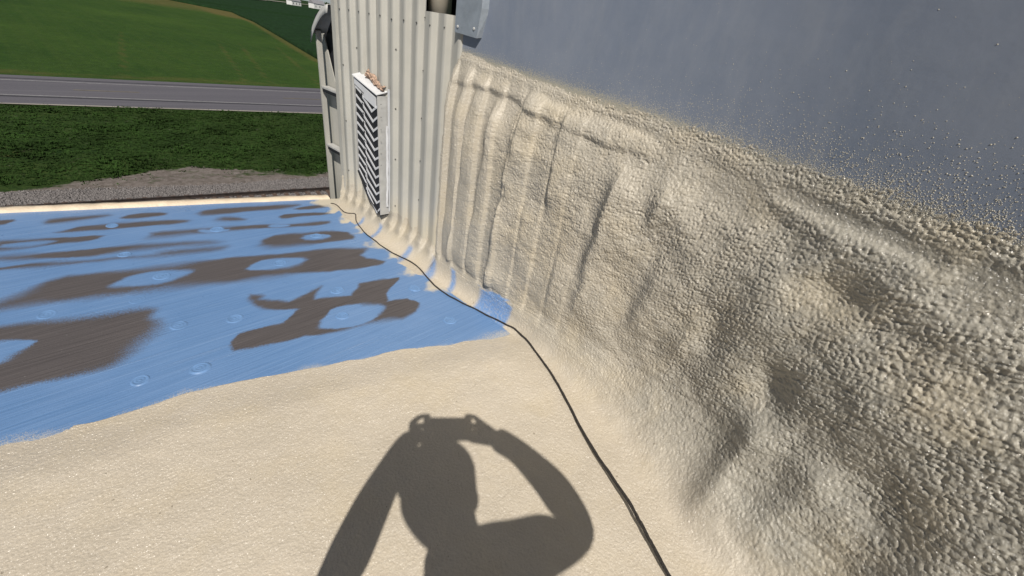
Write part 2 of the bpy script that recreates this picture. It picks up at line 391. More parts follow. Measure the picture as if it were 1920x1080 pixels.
# ------------------------------------------------------------------ the ground far below
def mat_ground():
    t = NT('mown_grass'); v = t.coord()
    at = t.n('ShaderNodeAttribute', attribute_name='paint')
    f = t.noise(v, 3.2, 8, 0.85); g = t.noise(t.coord(scale=(0.35, 2.2, 1), rot=(0, 0, 0.1)), 1.0, 6, 0.7)
    grass = t.ramp(f, [(0.40, (0.006, 0.018, 0.004)), (0.52, (0.015, 0.036, 0.007)), (0.62, (0.042, 0.066, 0.015))])
    grass = t.mix(t.math('MULTIPLY', g, 0.5), grass, (0.012, 0.032, 0.008))
    sep0 = t.n('ShaderNodeSeparateColor'); t.l(at.outputs['Color'], sep0.inputs[0])
    grass = t.mix(sep0.outputs[2], grass, t.ramp(f, [(0.4, (0.017, 0.038, 0.008)), (0.62, (0.055, 0.084, 0.020))]))
    dirt = t.ramp(t.noise(v, 3.0, 6, 0.7), [(0.3, (0.085, 0.072, 0.062)), (0.7, (0.215, 0.19, 0.18))])
    sep = t.n('ShaderNodeSeparateColor'); t.l(at.outputs['Color'], sep.inputs[0])
    e = t.math('ADD', sep.outputs[0], t.math('MULTIPLY', t.math('SUBTRACT', t.noise(v, 1.3, 6, 0.75), 0.5), 2.6))
    m = t.ramp(e, [(0.30, (0, 0, 0)), (0.72, (1, 1, 1))])
    c = t.mix(m, grass, dirt)
    dry = t.math('ADD', sep.outputs[1], t.math('MULTIPLY', t.math('SUBTRACT', t.noise(v, 2.5, 5, 0.7), 0.5), 1.0))
    c = t.mix(t.math('MULTIPLY', t.ramp(dry, [(0.5, (0, 0, 0)), (0.9, (1, 1, 1))]), 0.6), c, (0.095, 0.085, 0.032))
    return t.out(c, 0.9, t.bump(t.noise(v, 9.0, 4, 0.7), 0.6, 0.12), spec=0.12)

def mat_field():
    t = NT('green_field'); v = t.coord()
    at = t.n('ShaderNodeAttribute', attribute_name='paint')
    sep = t.n('ShaderNodeSeparateColor'); t.l(at.outputs['Color'], sep.inputs[0])
    row = t.ramp(t.noise(t.coord(scale=(1.6, 0.03, 1), rot=(0, 0, math.radians(13))), 0.7, 4, 0.6), [(0.4, (0, 0, 0)), (0.62, (1, 1, 1))])
    big = t.noise(v, 0.035, 6, 0.7); fine = t.ramp(t.noise(v, 1.1, 8, 0.85), [(0.40, (0, 0, 0)), (0.60, (1, 1, 1))])
    g = t.ramp(big, [(0.32, (0.021, 0.056, 0.010)), (0.68, (0.050, 0.098, 0.016))])
    g = t.mix(t.math('MULTIPLY', row, 0.45), g, (0.050, 0.088, 0.018))
    g = t.mix(t.math('MULTIPLY', fine, 0.45), g, (0.012, 0.030, 0.007))
    e = t.math('ADD', sep.outputs[0], t.math('MULTIPLY', t.math('SUBTRACT', t.noise(v, 0.5, 5, 0.7), 0.5), 0.9))
    c = t.mix(t.math('MULTIPLY', t.ramp(e, [(0.35, (0, 0, 0)), (0.95, (1, 1, 1))]), 0.75), g, (0.12, 0.095, 0.035))
    return t.out(c, 0.9, t.bump(fine, 0.5, 0.2), spec=0.12)

def mat_road():
    t = NT('asphalt'); v = t.coord()
    f = t.noise(v, 12.0, 4); w = t.noise(t.coord(scale=(0.04, 2.4, 1), rot=(0, 0, math.radians(4.6))), 1.0, 4, 0.6)
    c = t.ramp(w, [(0.3, (0.074, 0.073, 0.094)), (0.7, (0.112, 0.109, 0.132))])
    c = t.mix(0.25, c, t.ramp(f, [(0.3, (0.05, 0.05, 0.055)), (0.7, (0.16, 0.155, 0.155))]))
    return t.out(c, 0.85, t.bump(f, 0.3, 0.02), spec=0.3)

M['ground'] = mat_ground(); M['field'] = mat_field(); M['road'] = mat_road()
M['crop'] = simple('dark_crop', (0.0105, 0.030, 0.0095), 0.9, 0.35, 0.5, bump=0.8, bscale=2.0, spec=0.1)
M['line'] = simple('road_paint', (0.30, 0.30, 0.31), 0.7, 0.25, 3)
M['tar'] = simple('tar_strip', (0.035, 0.035, 0.042), 0.7, 0.3, 3)
M['ballast'] = simple('ballast_stone', (0.14, 0.13, 0.13), 0.9, 0.8, 14, bump=0.8, bscale=22)
M['rail'] = simple('rail_steel', (0.045, 0.035, 0.032), 0.55, 0.4, 6, metal=0.3)
M['tie'] = simple('railway_tie', (0.085, 0.055, 0.042), 0.9, 0.35, 10, bump=0.5, bscale=40)
M['lane'] = simple('pale_gravel', (0.30, 0.28, 0.25), 0.9, 0.2, 0.3)

def sheet_quad(name, corners, z, mat, **kw):
    me = bpy.data.meshes.new(name); me.from_pydata([(x, y, z) for x, y in corners], [], [tuple(range(len(corners)))])
    return tag(link(name, me, mat), kind='structure', **kw)

gme = bpy.data.meshes.new('ground')
gme.from_pydata([(-4000, -4000, GZ - 0.06), (4000, -4000, GZ - 0.06), (4000, 4500, GZ - 0.06), (-4000, 4500, GZ - 0.06)], [], [(0, 1, 2, 3)])
color_attr(gme, 'paint', np.zeros((4, 3), np.float32))
tag(link('ground', gme, M['ground']), kind='structure')

def rail_y(x): return 26.5 - 0.196 * x               # far rail
def road_lo(x): return 50.1 - 0.181 * (x + 1.0)       # near and far road edges
def road_hi(x): return 62.5 - 0.061 * x

# grass verge between the railway and the road, with bare dirt by the ballast
gx, gy = np.meshgrid(np.linspace(-14, 32, 300), np.linspace(0, 1, 220), indexing='ij')
y_lo = rail_y(gx) + 0.3; y_hi = 51.5 - 0.18 * gx
gyy = y_lo + (y_hi - y_lo) * gy
dist = gyy - rail_y(gx)
nz = fbm(gx * 0.45, gyy * 0.7, 31, 5)
nz2 = fbm(gx * 0.16, gyy * 0.4, 37, 4)
hill = np.exp(-0.5 * ((gx - 5.6) / 3.2) ** 2)
dirt = sst(0.5, -0.5, (dist - (3.9 + 2.2 * hill + 1.3 * nz2)) + 1.1 * nz)
dirt *= 1 - 0.75 * sst(0.1, 0.5, nz2 + 0.25 * nz) * (dist > 3.0) * (1 - 0.7 * hill)
dry = 0.42 * np.exp(-0.5 * ((gx + 0.4) / 1.5) ** 2 - 0.5 * ((gyy - 37.5) / 1.0) ** 2) + 0.25 * sst(0.15, 0.6, nz2) + 0.30 * sst(0.05, 0.5, fbm(gx * .5, gyy * 1.1, 41, 5))
zz = GZ - 0.02 + 0.10 * hill * sst(1.6, 3.2, dist) * sst(5.5, 3.2, dist) + 0.02 * nz
V = np.stack([gx, gyy, zz], -1).reshape(-1, 3)
me = np_mesh('verge', V, grid_faces(300, 220)); color_attr(me, 'paint', np.stack([dirt, dry, sat(0.30 + 0.55 * fbm(gx * .14, gyy * .3, 43, 5) + 0.35 * sst(9, 4.5, dist) + 0.2 * sst(17, 22, dist))], -1).reshape(-1, 3))
tag(link('verge', me, M['ground'], smooth=True), kind='structure')

# tufts of longer grass over the verge
NG = 26000
tx_ = rng.uniform(-6, 26, NG); tv_ = rng.random(NG) ** 1.3; ty_ = rail_y(tx_) + 2.6 + tv_ * (50.0 - 0.18 * tx_ - rail_y(tx_) - 2.6)
pd = ty_ - rail_y(tx_); ph_ = np.exp(-0.5 * ((tx_ - 5.6) / 3.2) ** 2)
okt = (pd > 3.9 + 2.2 * ph_ + 0.9 * fbm(tx_ * 0.5, ty_ * 0.7, 47, 3)) | ((rng.random(NG) < 0.16) & (fbm(tx_ * 0.8, ty_ * 1.1, 48, 3) > 0.1))
tx_, ty_ = tx_[okt], ty_[okt]; NG = len(tx_)
gh = rng.uniform(.03, .10, NG) * (1 + 0.8 * (fbm(tx_ * .3, ty_ * .5, 49, 3) > .15)); gr_ = rng.uniform(.06, .16, NG)
tris = []
for k in range(5):
    a_ = rng.uniform(0, 6.28, NG); w_ = rng.uniform(.25, .5, NG) * gr_
    c0 = np.stack([tx_ + np.cos(a_) * gr_ * .4, ty_ + np.sin(a_) * gr_ * .4, np.full(NG, GZ - .03)], -1)
    px1 = np.stack([-np.sin(a_) * w_, np.cos(a_) * w_, 0 * a_], -1); tip = np.stack([np.cos(a_) * gr_, np.sin(a_) * gr_, gh], -1)
    tris.append(np.stack([c0 - px1, c0 + px1, c0 + tip], 1))
V = np.concatenate(tris).reshape(-1, 3)
M['tuft'] = simple('grass_tuft', (0.019, 0.041, 0.009), 0.9, 0.5, 0.5, spec=0.1)
tag(link('verge_grass', np_mesh('verge_grass', V, np.arange(len(V)).reshape(-1, 3)), M['tuft']), 'tufted dark green grass on the verge between railway and road', 'grass', kind='stuff')

# ballast bed and loose stones
bx = np.linspace(-14, 32, 400); prof = [(-3.6, -0.05), (-2.6, 0.25), (0.75, 0.27), (1.9, 0.10), (3.1, 0.02), (3.6, -0.08)]
V = np.array([[(x, rail_y(x) + d, GZ + h) for d, h in prof] for x in bx]); V[..., 2] += 0.03 * (rng.random(V.shape[:2]) - 0.5)
tag(link('ballast', np_mesh('ballast', V.reshape(-1, 3), grid_faces(400, len(prof))), M['ballast'], smooth=True), kind='structure')
NS = 14000
base = np.array([(1, 0, -.3), (-.5, .87, -.3), (-.5, -.87, -.3), (.3, .2, .8), (-.4, .3, .7), (.1, -.5, .75)])
bf = np.array([(0, 1, 3), (1, 4, 3), (1, 2, 4), (2, 5, 4), (2, 0, 5), (0, 3, 5), (3, 4, 5), (0, 2, 1)])
sx = rng.uniform(-6, 18, NS); sd = rng.uniform(-0.6, 3.9, NS) ; sd = np.where(sd > 2.6, sd - 1.2 * rng.random(NS), sd)
sz = np.interp(sd, [p[0] for p in prof], [p[1] for p in prof])
sr = rng.uniform(0.03, 0.075, NS); an = rng.uniform(0, 6.28, NS)
B = base[None] * sr[:, None, None] * rng.uniform(0.7, 1.3, (NS, 6, 1))
ca, sa = np.cos(an)[:, None], np.sin(an)[:, None]
BX = B[..., 0] * ca - B[..., 1] * sa; BY = B[..., 0] * sa + B[..., 1] * ca
V = np.stack([BX + sx[:, None], BY + (rail_y(sx) + sd)[:, None], B[..., 2] + (GZ + sz)[:, None]], -1).reshape(-1, 3)
F = (bf[None] + (np.arange(NS) * 6)[:, None, None]).reshape(-1, 3)
tag(link('ballast_stones', np_mesh('ballast_stones', V, F), M['ballast']), 'loose grey ballast stones heaped beside the railway rail', 'gravel', kind='stuff')

# rails and ties
ra = math.atan(-0.196)
def rail_obj(off, label):
    pr = [(-.065, 0), (.065, 0), (.065, .012), (.012, .03), (.012, .125), (.036, .135), (.036, .17), (-.036, .17), (-.036, .135), (-.012, .125), (-.012, .03), (-.065, .012)]
    d = Vector((math.cos(ra), math.sin(ra), 0)); s = Vector((-d.y, d.x, 0))
    p0 = Vector((-20, rail_y(-20), GZ + 0.30)) + s * off
    o = prism('railway_rail', [p0 + s * a + Vector((0, 0, b)) for a, b in pr], d * 62, M['rail'])
    return tag(o, label, 'rail')
rail_obj(0.0, 'dark rusty railway rail beside the grey ballast stones')
rail_obj(-1.5, 'second railway rail hidden close behind the edge of the roof')
tie0 = None
for k in range(30):
    x = -3 + k * 0.56
    if tie0 is None:
        bm = bmesh.new(); box_bm(bm, -.11, .11, -1.3, 1.3, -.1, .09)
        o = tie0 = bm_obj('railway_tie', bm, M['tie'], bevel=0.012, seg=1)
    else:
        o = tie0.copy(); COL.objects.link(o)
    o.location = (x, rail_y(x) - 0.75, GZ + 0.225); o.rotation_euler = (0, 0, ra + random.uniform(-.015, .015))
    tag(o, 'weathered brown railway tie under the rail just past the roof edge', 'railway tie', 'ties under the rails')

# road: asphalt sheet, shoulders' edge lines, tar strips
def strip(name, f0, f1, z, mat, parent=None, x0=-120, x1=200, n=60):
    xs = np.linspace(x0, x1, n)
    V = np.array([[(x, f0(x), z), (x, f1(x), z)] for x in xs]).reshape(-1, 3)
    me = np_mesh(name, V, grid_faces(n, 2)); me.flip_normals()
    return link(name, me, mat, parent)
road = tag(strip('road', road_lo, road_hi, GZ + 0.02, M['road']), kind='structure')
def lerp_edge(k, w=0.0): return lambda x: road_lo(x) + (road_hi(x) - road_lo(x)) * k + w
strip('edge_line', lerp_edge(.262), lerp_edge(.262, .16), GZ + 0.03, M['line'], road)
strip('edge_line', lerp_edge(.79), lerp_edge(.79, .16), GZ + 0.03, M['line'], road)
strip('tar_strip', lerp_edge(.285), lerp_edge(.285, .62), GZ + 0.026, M['tar'], road) if False else strip('tar_strip', lerp_edge(.262, -.62), lerp_edge(.262, -.22), GZ + 0.028, M['tar'], road)
strip('tar_strip', lerp_edge(.86), lerp_edge(.86, .30), GZ + 0.028, M['tar'], road)
strip('gravel_edge', lerp_edge(-.012), lerp_edge(.012), GZ + 0.034, M['lane'], road)
M['yellow'] = simple('worn_yellow_paint', (0.145, 0.125, 0.085), 0.8, 0.3, 1.5)
for xa, xb in ((3.5, 8.0), (20.5, 24.5), (-12, -8), (36, 40)):
    strip('centre_dash', lerp_edge(.50), lerp_edge(.50, .22), GZ + 0.033, M['yellow'], road, xa, xb, 4)

# green field beyond the road, bounded by a taller dark crop
gx, gy = np.meshgrid(np.linspace(-90, 130, 240), np.linspace(0, 1, 260), indexing='ij')
gyy = road_hi(gx) - 0.1 + gy ** 1.5 * 300
bound = [(41.0, 60.0), (42.0, 90.7), (44.7, 102.8), (52.7, 137.0), (66.6, 195.8), (70.5, 221.0), (76.4, 249.0), (72, 290), (30, 300), (-160, 265), (-160, 40), (41, 40)]
sdv = poly_sd(gx, gyy, bound)
tr = np.zeros_like(gx)
for (ax, ay, bx_, by_) in ((20.5, 66, 39.4, 147), (23.5, 66, 44, 147), (30, 66, 47, 128), (9, 68, 22, 150)):
    tx = ax + (gyy - ay) * (bx_ - ax) / (by_ - ay)
    tr = np.maximum(tr, 0.62 * gau(gx, tx, 0.5) * sst(175, 80, gyy) * sat(0.4 + vnoise(gyy * .12, gx * 0, 5)))
headland = 0.62 * sst(7, 1, gyy - road_hi(gx)) * sat(0.5 + fbm(gx * .06, gyy * .2, 9, 4))
tan = 0.85 * sst(13, 3, sdv) * sst(180, 225, gyy) + 0.75 * sst(2.4, 0.3, sdv) + 0.75 * sst(190, 245, gyy)
V = np.stack([gx, gyy, GZ - 0.01 + 0 * gx], -1).reshape(-1, 3)
keep = (sdv[:-1, :-1] > -2.0)
me = np_mesh('field', V, grid_faces(240, 260, keep)); color_attr(me, 'paint', np.stack([np.maximum(np.maximum(tr, headland), tan), 0 * tr, 0 * tr], -1).reshape(-1, 3))
tag(link('field', me, M['field']), kind='structure')
gx, gy = np.meshgrid(np.linspace(0, 1, 260), np.linspace(66, 900, 300), indexing='ij')
gx2 = np.interp(gy, [66, 90.7, 102.8, 137, 195.8, 221, 249, 290, 320, 900], [41.3, 42.6, 45.4, 53.6, 67.4, 71.4, 77, 60, -100, -700])
gxx = gx2 + gx ** 2.2 * 900
hz = np.where((gx < 1e-6) | (gy < 66.5), 0.0, 0.75 + 0.4 * fbm(gxx * 0.9, gy * 0.9, 3, 4))
V = np.stack([gxx, gy, GZ + hz], -1).reshape(-1, 3)
me = np_mesh('tall_crop', V, grid_faces(260, 300))
tag(link('tall_crop', me, M['crop']), 'tall dark green crop standing behind the bright mown field', 'crop', kind='stuff')

# farm track, houses and trees near the horizon
lane = sheet_quad('farm_track', [(60, 345), (250, 690), (900, 1750), (905, 1745), (256, 682), (66, 340)], GZ + 1.6, M['lane'])
M['house_white'] = simple('house_paint', (0.78, 0.78, 0.78), 0.6, 0.05, 1)
M['house_roof'] = simple('house_shingle', (0.22, 0.22, 0.24), 0.7, 0.15, 1)
M['leaf'] = simple('far_leaf', (0.035, 0.06, 0.02), 0.9, 0.4, 0.4, spec=0.1)
M['bark'] = simple('bark', (0.07, 0.05, 0.04), 0.9, 0.3, 2)
def house(x, y, w, d, h, rz, label, wallm):
    e = empty('farm_house', (x, y, GZ)); e.rotation_euler = (0, 0, rz)
    b = box('wall', -w / 2, w / 2, -d / 2, d / 2, 0, h, wallm, e)
    prism('roof', [(-w / 2 - .4, -d / 2 - .5, h), (-w / 2 - .4, d / 2 + .5, h), (-w / 2 - .4, 0, h + d * .42)], (w + .8, 0, 0), M['house_roof'], e)
    for k in range(3):
        wx = -w / 2 + w * (k + .5) / 3
        box('window', wx - .5, wx + .5, -d / 2 - .04, -d / 2 + .1, h * .35, h * .7, M['black'], e)
    return tag(e, label, 'house')
house(292, 690, 15, 10, 6, .3, 'small white farmhouse near the horizon, left of two', M['house_white'])
house(331, 705, 20, 11, 7, .25, 'longer white barn near the horizon beside the corrugated wall', M['house_white'])
def far_tree(x, y, h, r, label):
    e = empty('tree', (x, y, GZ))
    link('trunk', tube_mesh('trunk', [(0, 0, 0), (0.1, 0, h * .3), (0, .2, h * .6)], [.45, .35, .15], 7), M['bark'], e)
    n = 700; d = rng.normal(size=(n, 3)); d /= np.linalg.norm(d, axis=1)[:, None]
    rr = rng.random(n) ** .4; lump = 0.75 + 0.35 * np.sin(d[:, 0] * 5 + x) * np.cos(d[:, 2] * 4 + y)
    c = d * (rr * lump)[:, None] * [r, r, h * .36] + [0, 0, h * .62]
    a = rng.normal(size=(n, 3)) * r * .13; b = rng.normal(size=(n, 3)) * r * .13
    V = np.stack([c - a - b, c + a - b, c + a + b, c - a + b], 1).reshape(-1, 3)
    link('crown', np_mesh('crown', V, np.arange(4 * n).reshape(n, 4)), M['leaf'], e)
    return tag(e, label, 'tree')
far_tree(262, 700, 11, 6, 'broad round tree left of the white farmhouse near the horizon')
far_tree(312, 730, 13, 6.5, 'tall tree between the two white farm buildings near the horizon')
far_tree(350, 715, 10, 6, 'tree right of the white barn near the horizon')

# ------------------------------------------------------------------ the building under and behind the roof
def y_edge(x): return 3.116 - 0.290 * (x + 0.231)           # far edge of the roof
def y_foam(x): return np.interp(x, [-2.5, -0.303, -0.1, 0.091, 0.463, 0.833, 1.03, 1.25], [2.1, 1.405, 1.335, 1.318, 1.19, 1.06, 0.985, 0.93])
prism('building_wall', [(-5.0, -3.0, -0.05), (XW + 0.004, -3.0, -0.05), (XW + 0.004, y_edge(XW) - 0.03, -0.05), (-5.0, y_edge(-5.0) - 0.03, -0.05)], (0, 0, GZ + 0.05), M['facade'])
bw = bpy.data.objects['building_wall']; tag(bw, 'pale siding of the low building under the blue primed roof', 'building')

# roof deck: membrane with painted primer, patches follow the sprayed and rolled strokes
xs = np.concatenate([np.linspace(-5.0, -0.45, 90), np.linspace(-0.45, XW, 340)[1:]])
vs = np.concatenate([np.linspace(-3.0, 0.9, 30)[:-1], np.linspace(0.9, 3.1, 430)])
gx, gv = np.meshgrid(xs, vs, indexing='ij')
gyy = np.where(gv < 0.9, gv, 0.9 + (gv - 0.9) * (y_edge(gx) - 0.9) / 2.2)
wx = gx + 0.028 * fbm(gx * 10, gyy * 16, 51, 4); wy = gyy + 0.010 * fbm(gx * 7, gyy * 26, 52, 4)
blue = np.ones_like(gx)
def chaikin(P, it):
    for _ in range(it):
        P = [q_ for a_, c_ in zip(P, P[1:] + P[:1]) for q_ in ((a_[0] * .75 + c_[0] * .25, a_[1] * .75 + c_[1] * .25), (a_[0] * .25 + c_[0] * .75, a_[1] * .25 + c_[1] * .75))]
    return P
GREY = [chaikin(g, 0 if i == 1 else 1) for i, g in enumerate(GREY)]
BLUE = [chaikin(g, 1) for g in BLUE]
ca, sa = math.cos(SEAM_ANG), math.sin(SEAM_ANG)
shifts = [(0, 0), (-1.42, 0.41), (-2.9, 0.84), (-4.3, 1.25)]
for si, (dx, dy) in enumerate(shifts):
    for gi, g in enumerate(GREY):
        P = [(a + dx, b + dy) for a, b in g]
        bxx = [p[0] for p in P]; bxy = [p[1] for p in P]
        sel = (gx > min(bxx) - .1) & (gx < max(bxx) + .1) & (gyy > min(bxy) - .1) & (gyy < max(bxy) + .1)
        if si and max(bxx) > -0.3: continue
        if not sel.any(): continue
        d = poly_sd(wx[sel], wy[sel], P)
        soft = (0.014 if gi == 1 else 0.02) + (0.05 if gi == 1 else 0.10) * vnoise(wx[sel] * 4, wy[sel] * 6, 60 + gi) ** 2
        blue[sel] = np.minimum(blue[sel], 0.5 - 0.5 * np.clip(d / soft, -1, 1))
    for bi, g in enumerate(BLUE):
        P = [(a + dx, b + dy) for a, b in g]
        if si and max(p[0] for p in P) > -0.3: continue
        bxx = [p[0] for p in P]; bxy = [p[1] for p in P]
        sel = (gx > min(bxx) - .1) & (gx < max(bxx) + .1) & (gyy > min(bxy) - .1) & (gyy < max(bxy) + .1)
        if not sel.any(): continue
        d = poly_sd(wx[sel], wy[sel], P)
        soft = 0.012 + 0.05 * vnoise(wx[sel] * 6, wy[sel] * 9, 80 + bi) ** 2
        blue[sel] = np.maximum(blue[sel], 0.5 + 0.5 * np.clip(d / soft, -1, 1))
# dry overspray dust drifting off the foam on to the deck
finger = 0.5 + 0.5 * np.sin((gyy + 0.29 * gx) * 34 + 3 * fbm(gx * 3, gyy * 3, 71, 3))
dust = 0.95 * sst(1.04, 1.22, gx + 0.06 * (finger - 0.5) + 0.05 * fbm(gx * 20, gyy * 20, 72, 3)) * sst(1.15, 1.45, gyy)
dust = np.maximum(dust, 0.60 * sst(0.07, -0.03, gyy - y_foam(gx) + 0.03 * fbm(gx * 9, gyy * 9, 73, 3)))
# blue strokes that run on into the overspray
for (cx, cy, L, w) in ((1.20, 2.235, .10, .035), (1.20, 2.055, .12, .045), (1.185, 1.69, .13, .05), (1.10, 1.84, .05, .05), (1.22, 1.50, .10, .045), (1.16, 2.42, .08, .03)):
    u = (gx - cx) * ca + (gyy - cy) * sa; v = -(gx - cx) * sa + (gyy - cy) * ca - 0.9 * np.maximum(0, gx - 1.16) 
    k = np.exp(-np.clip((np.abs(u) / L) ** 4 + (np.abs(v) / w) ** 4, 0, 30)); dust *= 1 - k
gz = 0.0022 * fbm(gx * 3, gyy * 3, 75, 3)
lap = (-(gx) * sa + gyy * ca)
V = np.stack([gx, gyy, gz], -1).reshape(-1, 3)
me = np_mesh('roof', V, grid_faces(len(xs), len(vs))); color_attr(me, 'paint', np.stack([blue, dust, 0 * dust], -1).reshape(-1, 3))
me.update()
if me.polygons[0].normal.z < 0: me.flip_normals()
roof = tag(link('roof', me, M['roof'], smooth=True), kind='structure')

# round fastener plates telegraphing through the primer
def ring_mesh():
    pr = [(0.0, .0016), (.004, .0016), (.0055, .0006), (.011, .0006), (.0135, .0021), (.016, .0006), (.022, .0006), (.0245, .0024), (.028, .0010), (.034, -.0030)]
    n = 28; V = []; F = []
    for r, z in pr[1:]:
        for k in range(n): V.append((r * math.cos(6.28319 * k / n), r * math.sin(6.28319 * k / n), z))
    V.append((0, 0, pr[0][1])); c = len(V) - 1
    for k in range(n): F.append((c, k, (k + 1) % n))
    for i in range(len(pr) - 2):
        for k in range(n): F.append((i * n + k, (i + 1) * n + k, (i + 1) * n + (k + 1) % n, i * n + (k + 1) % n))
    m = bpy.data.meshes.new('fastener_plate'); m.from_pydata(V, [], F); return m
rm = ring_mesh(); rm.materials.append(M['plate'])
for (x, y) in PLATES[:-1]:
    o = link('fastener_plate', rm, None, roof, smooth=True); o.location = (x, y, 0.0006 + random.uniform(0, .0012)); o.scale = (random.uniform(.8, 1.1), random.uniform(.8, 1.1), random.uniform(.7, 1.2))
    o.rotation_euler = (0, 0, random.uniform(0, 6))

# foam-coated board along the far edge of the roof
xs = np.linspace(-5.0, XW - 0.075, 200); n1 = fbm(xs * 7, xs * 0, 91, 4)
rows = []
for dy, z in ((-0.004, -0.004), (0.004, 0.012), (0.03, 0.016), (0.062, 0.012), (0.066, -0.06), (0.066, -0.2)):
    rows.append(np.stack([xs, y_edge(xs) + dy + 0.003 * n1, z + 0.003 * fbm(xs * 25, xs * 0 + dy * 60, 92, 3) * (z > -.003)], -1))
me = np_mesh('roof_edge_board', np.stack(rows, 1).reshape(-1, 3), grid_faces(200, 6)); me.flip_normals()
tag(link('roof_edge_board', me, M['edge'], smooth=True), 'cream foam-coated board along the far edge of the blue roof', 'edge board')

# ------------------------------------------------------------------ corrugated steel wall
PITCH, DEP = 0.0985, 0.0225
def rib(y):
    """height of the ribs over the valley plane, shallow trapezoids"""
    u = ((y - 1.60) / PITCH) % 1.0
    return DEP * np.interp(u, [0, .12, .30, .92, 1.0], [0, 1, 1, 0, 0])

wall_root = tag(empty('corrugated_wall', (XW, Y_END, 0)), 'off-white corrugated steel wall rising at the end of the roof', 'wall')
def steel_panel(y0, y1, z0, z1, lift=0.0):
    bends = []
    k0 = math.floor((y0 - 1.60) / PITCH) - 1
    ys = {y0, y1}
    for k in range(k0, k0 + int((y1 - y0) / PITCH) + 4):
        for u in (0, .01, .115, .125, .295, .305, .915, .925):
            y = 1.60 + (k + u) * PITCH
            if y0 < y < y1: ys.add(y)
    ys = np.array(sorted(ys)); zs = np.concatenate([np.linspace(z0, 0.45, 24), np.linspace(0.45, z1, 14)[1:]])
    gy, gz = np.meshgrid(ys, zs, indexing='ij')
    gx = XW - rib(gy) - lift + 0.0015 * fbm(gy * 2.5, gz * 2, 95, 2)
    dust = sst(0.42, 0.10, gz) * 0.75 + 0.7 * sst(Y_BARE + 0.12, Y_BARE - 0.01, gy) * sst(1.15, .9, gz)
    V = np.stack([gx, gy, gz], -1).reshape(-1, 3)
    me = np_mesh('steel_panel', V, grid_faces(len(ys), len(zs))); color_attr(me, 'paint', np.stack([dust] * 3, -1).reshape(-1, 3))
    o = link('steel_panel', me, M['steel']); o.parent = wall_root; o.location = (-XW, -Y_END, 0)
    return o
steel_panel(1.50, 1.79, -0.02, 1.165, 0.0025)
steel_panel(1.785, 2.19, -0.02, 3.2)
steel_panel(2.185, Y_END - 0.035, -0.02, 3.2, 0.0015)
# screws: rows across the ribs and a stitched seam
sm = bmesh.new()
bmesh.ops.create_cone(sm, cap_ends=True, segments=8, radius1=0.0040, radius2=0.0030, depth=0.004)
bmesh.ops.rotate(sm, verts=sm.verts, cent=(0, 0, 0), matrix=Matrix.Rotation(-math.pi / 2, 3, 'Y'))
sme = bpy.data.meshes.new('screw'); sm.to_mesh(sme); sm.free(); sme.materials.append(M['screw'])
def screw(y, z, lift=0.0):
    if y > Y_END - 0.02: return
    o = link('screw', sme, None, wall_root); o.location = (-float(rib(np.array(y))) - 0.003 - lift, y - Y_END, z)
for k in range(-1, 11):
    yk = 1.60 + (k + .23) * PITCH
    screw(yk, 1.115 + random.uniform(-.004, .004))
    if k > 1: screw(yk + .05, 1.34)
for z in np.arange(.30, 1.15, .21): screw(1.60 + 1.9 * PITCH + .0, z)
for z in (.19, .46, .72, .99): screw(1.60 + 4.05 * PITCH, z)
for z in (.25, .55, .85): screw(2.50, z); screw(2.385, z + .1)
box('corner_trim', -0.016, 0.01, -0.04, 0.004, -0.02, 3.2, M['steel'], wall_root, 0.002)
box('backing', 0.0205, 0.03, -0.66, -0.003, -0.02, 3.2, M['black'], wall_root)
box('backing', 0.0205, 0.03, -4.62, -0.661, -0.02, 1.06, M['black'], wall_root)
box('backing', 0.40, 0.41, -1.6, -0.03, 0.9, 3.2, M['black'], wall_root)  # black sheet standing in for the darkness of the recess behind the pipe
o = box('end_wall', 0.031, 3.2, -0.03, -0.002, GZ, 3.2, M['facade'], wall_root)

# open end frame past the corner: post, panel, brackets, bent cap
fr = tag(empty('corner_post_frame', (XW, 2.80, 0)), 'narrow steel post frame with a bent cap beyond the wall corner', 'frame')
prism('post', [(-0.002, 0.012, -0.3), (-0.002, 0.046, 0.985), (-0.002, 0.066, 0.985), (-0.002, 0.030, -0.3)], (0.03, 0, 0), M['steel'], fr, 0.002)
prism('inner_panel', [(0.055, -0.03, -0.4), (0.055, -0.03, 0.72), (0.055, 0.115, 1.05), (0.055, 0.085, -0.4)], (0.006, 0, 0), M['steel'], fr)
prism('dark_gap_sheet', [(0.075, -0.17, -0.5), (0.075, -0.17, 1.15), (0.075, 0.215, 1.06), (0.075, 0.175, -0.5)], (0.01, 0, 0), M['black'], fr)  # black sheet standing in for the shaded gaps behind the panel
for z, y0, y1 in ((0.67, -0.172, 0.05), (0.315, -0.172, 0.035)):
    b_ = box('bracket', 0.0, 0.045, y0, y1, z, z + 0.014, M['whitegrey'], fr, 0.002)
    box('bracket_lip', 0.0, 0.004, y0, y1 - .02, z - 0.018, z - 0.001, M['black'], b_)
# curved cap
xs_ = np.linspace(0, 1, 9); V = []
for t in xs_:
    yy = 0.075 - 0.235 * t; zz_ = 0.965 + 0.165 * math.sin(t * 1.35) ** 0.8 if t > 0 else 0.965
    V += [(-0.03, yy, zz_ - .05 + .01 * t), (-0.025, yy, zz_), (0.10, yy, zz_ + .012), (0.12, yy, zz_ - .04)]
me = np_mesh('bent_cap', np.array(V), grid_faces(9, 4))
o = link('bent_cap', me, M['whitegrey'], fr, smooth=True)
md = o.modifiers.new('thick', 'SOLIDIFY'); md.thickness = 0.003

def turn(y):
    """the near stretch of wall swings in towards the roof"""
    return 0.42 * 0.16 * np.log1p(np.exp(-(y - 0.32) / 0.16))

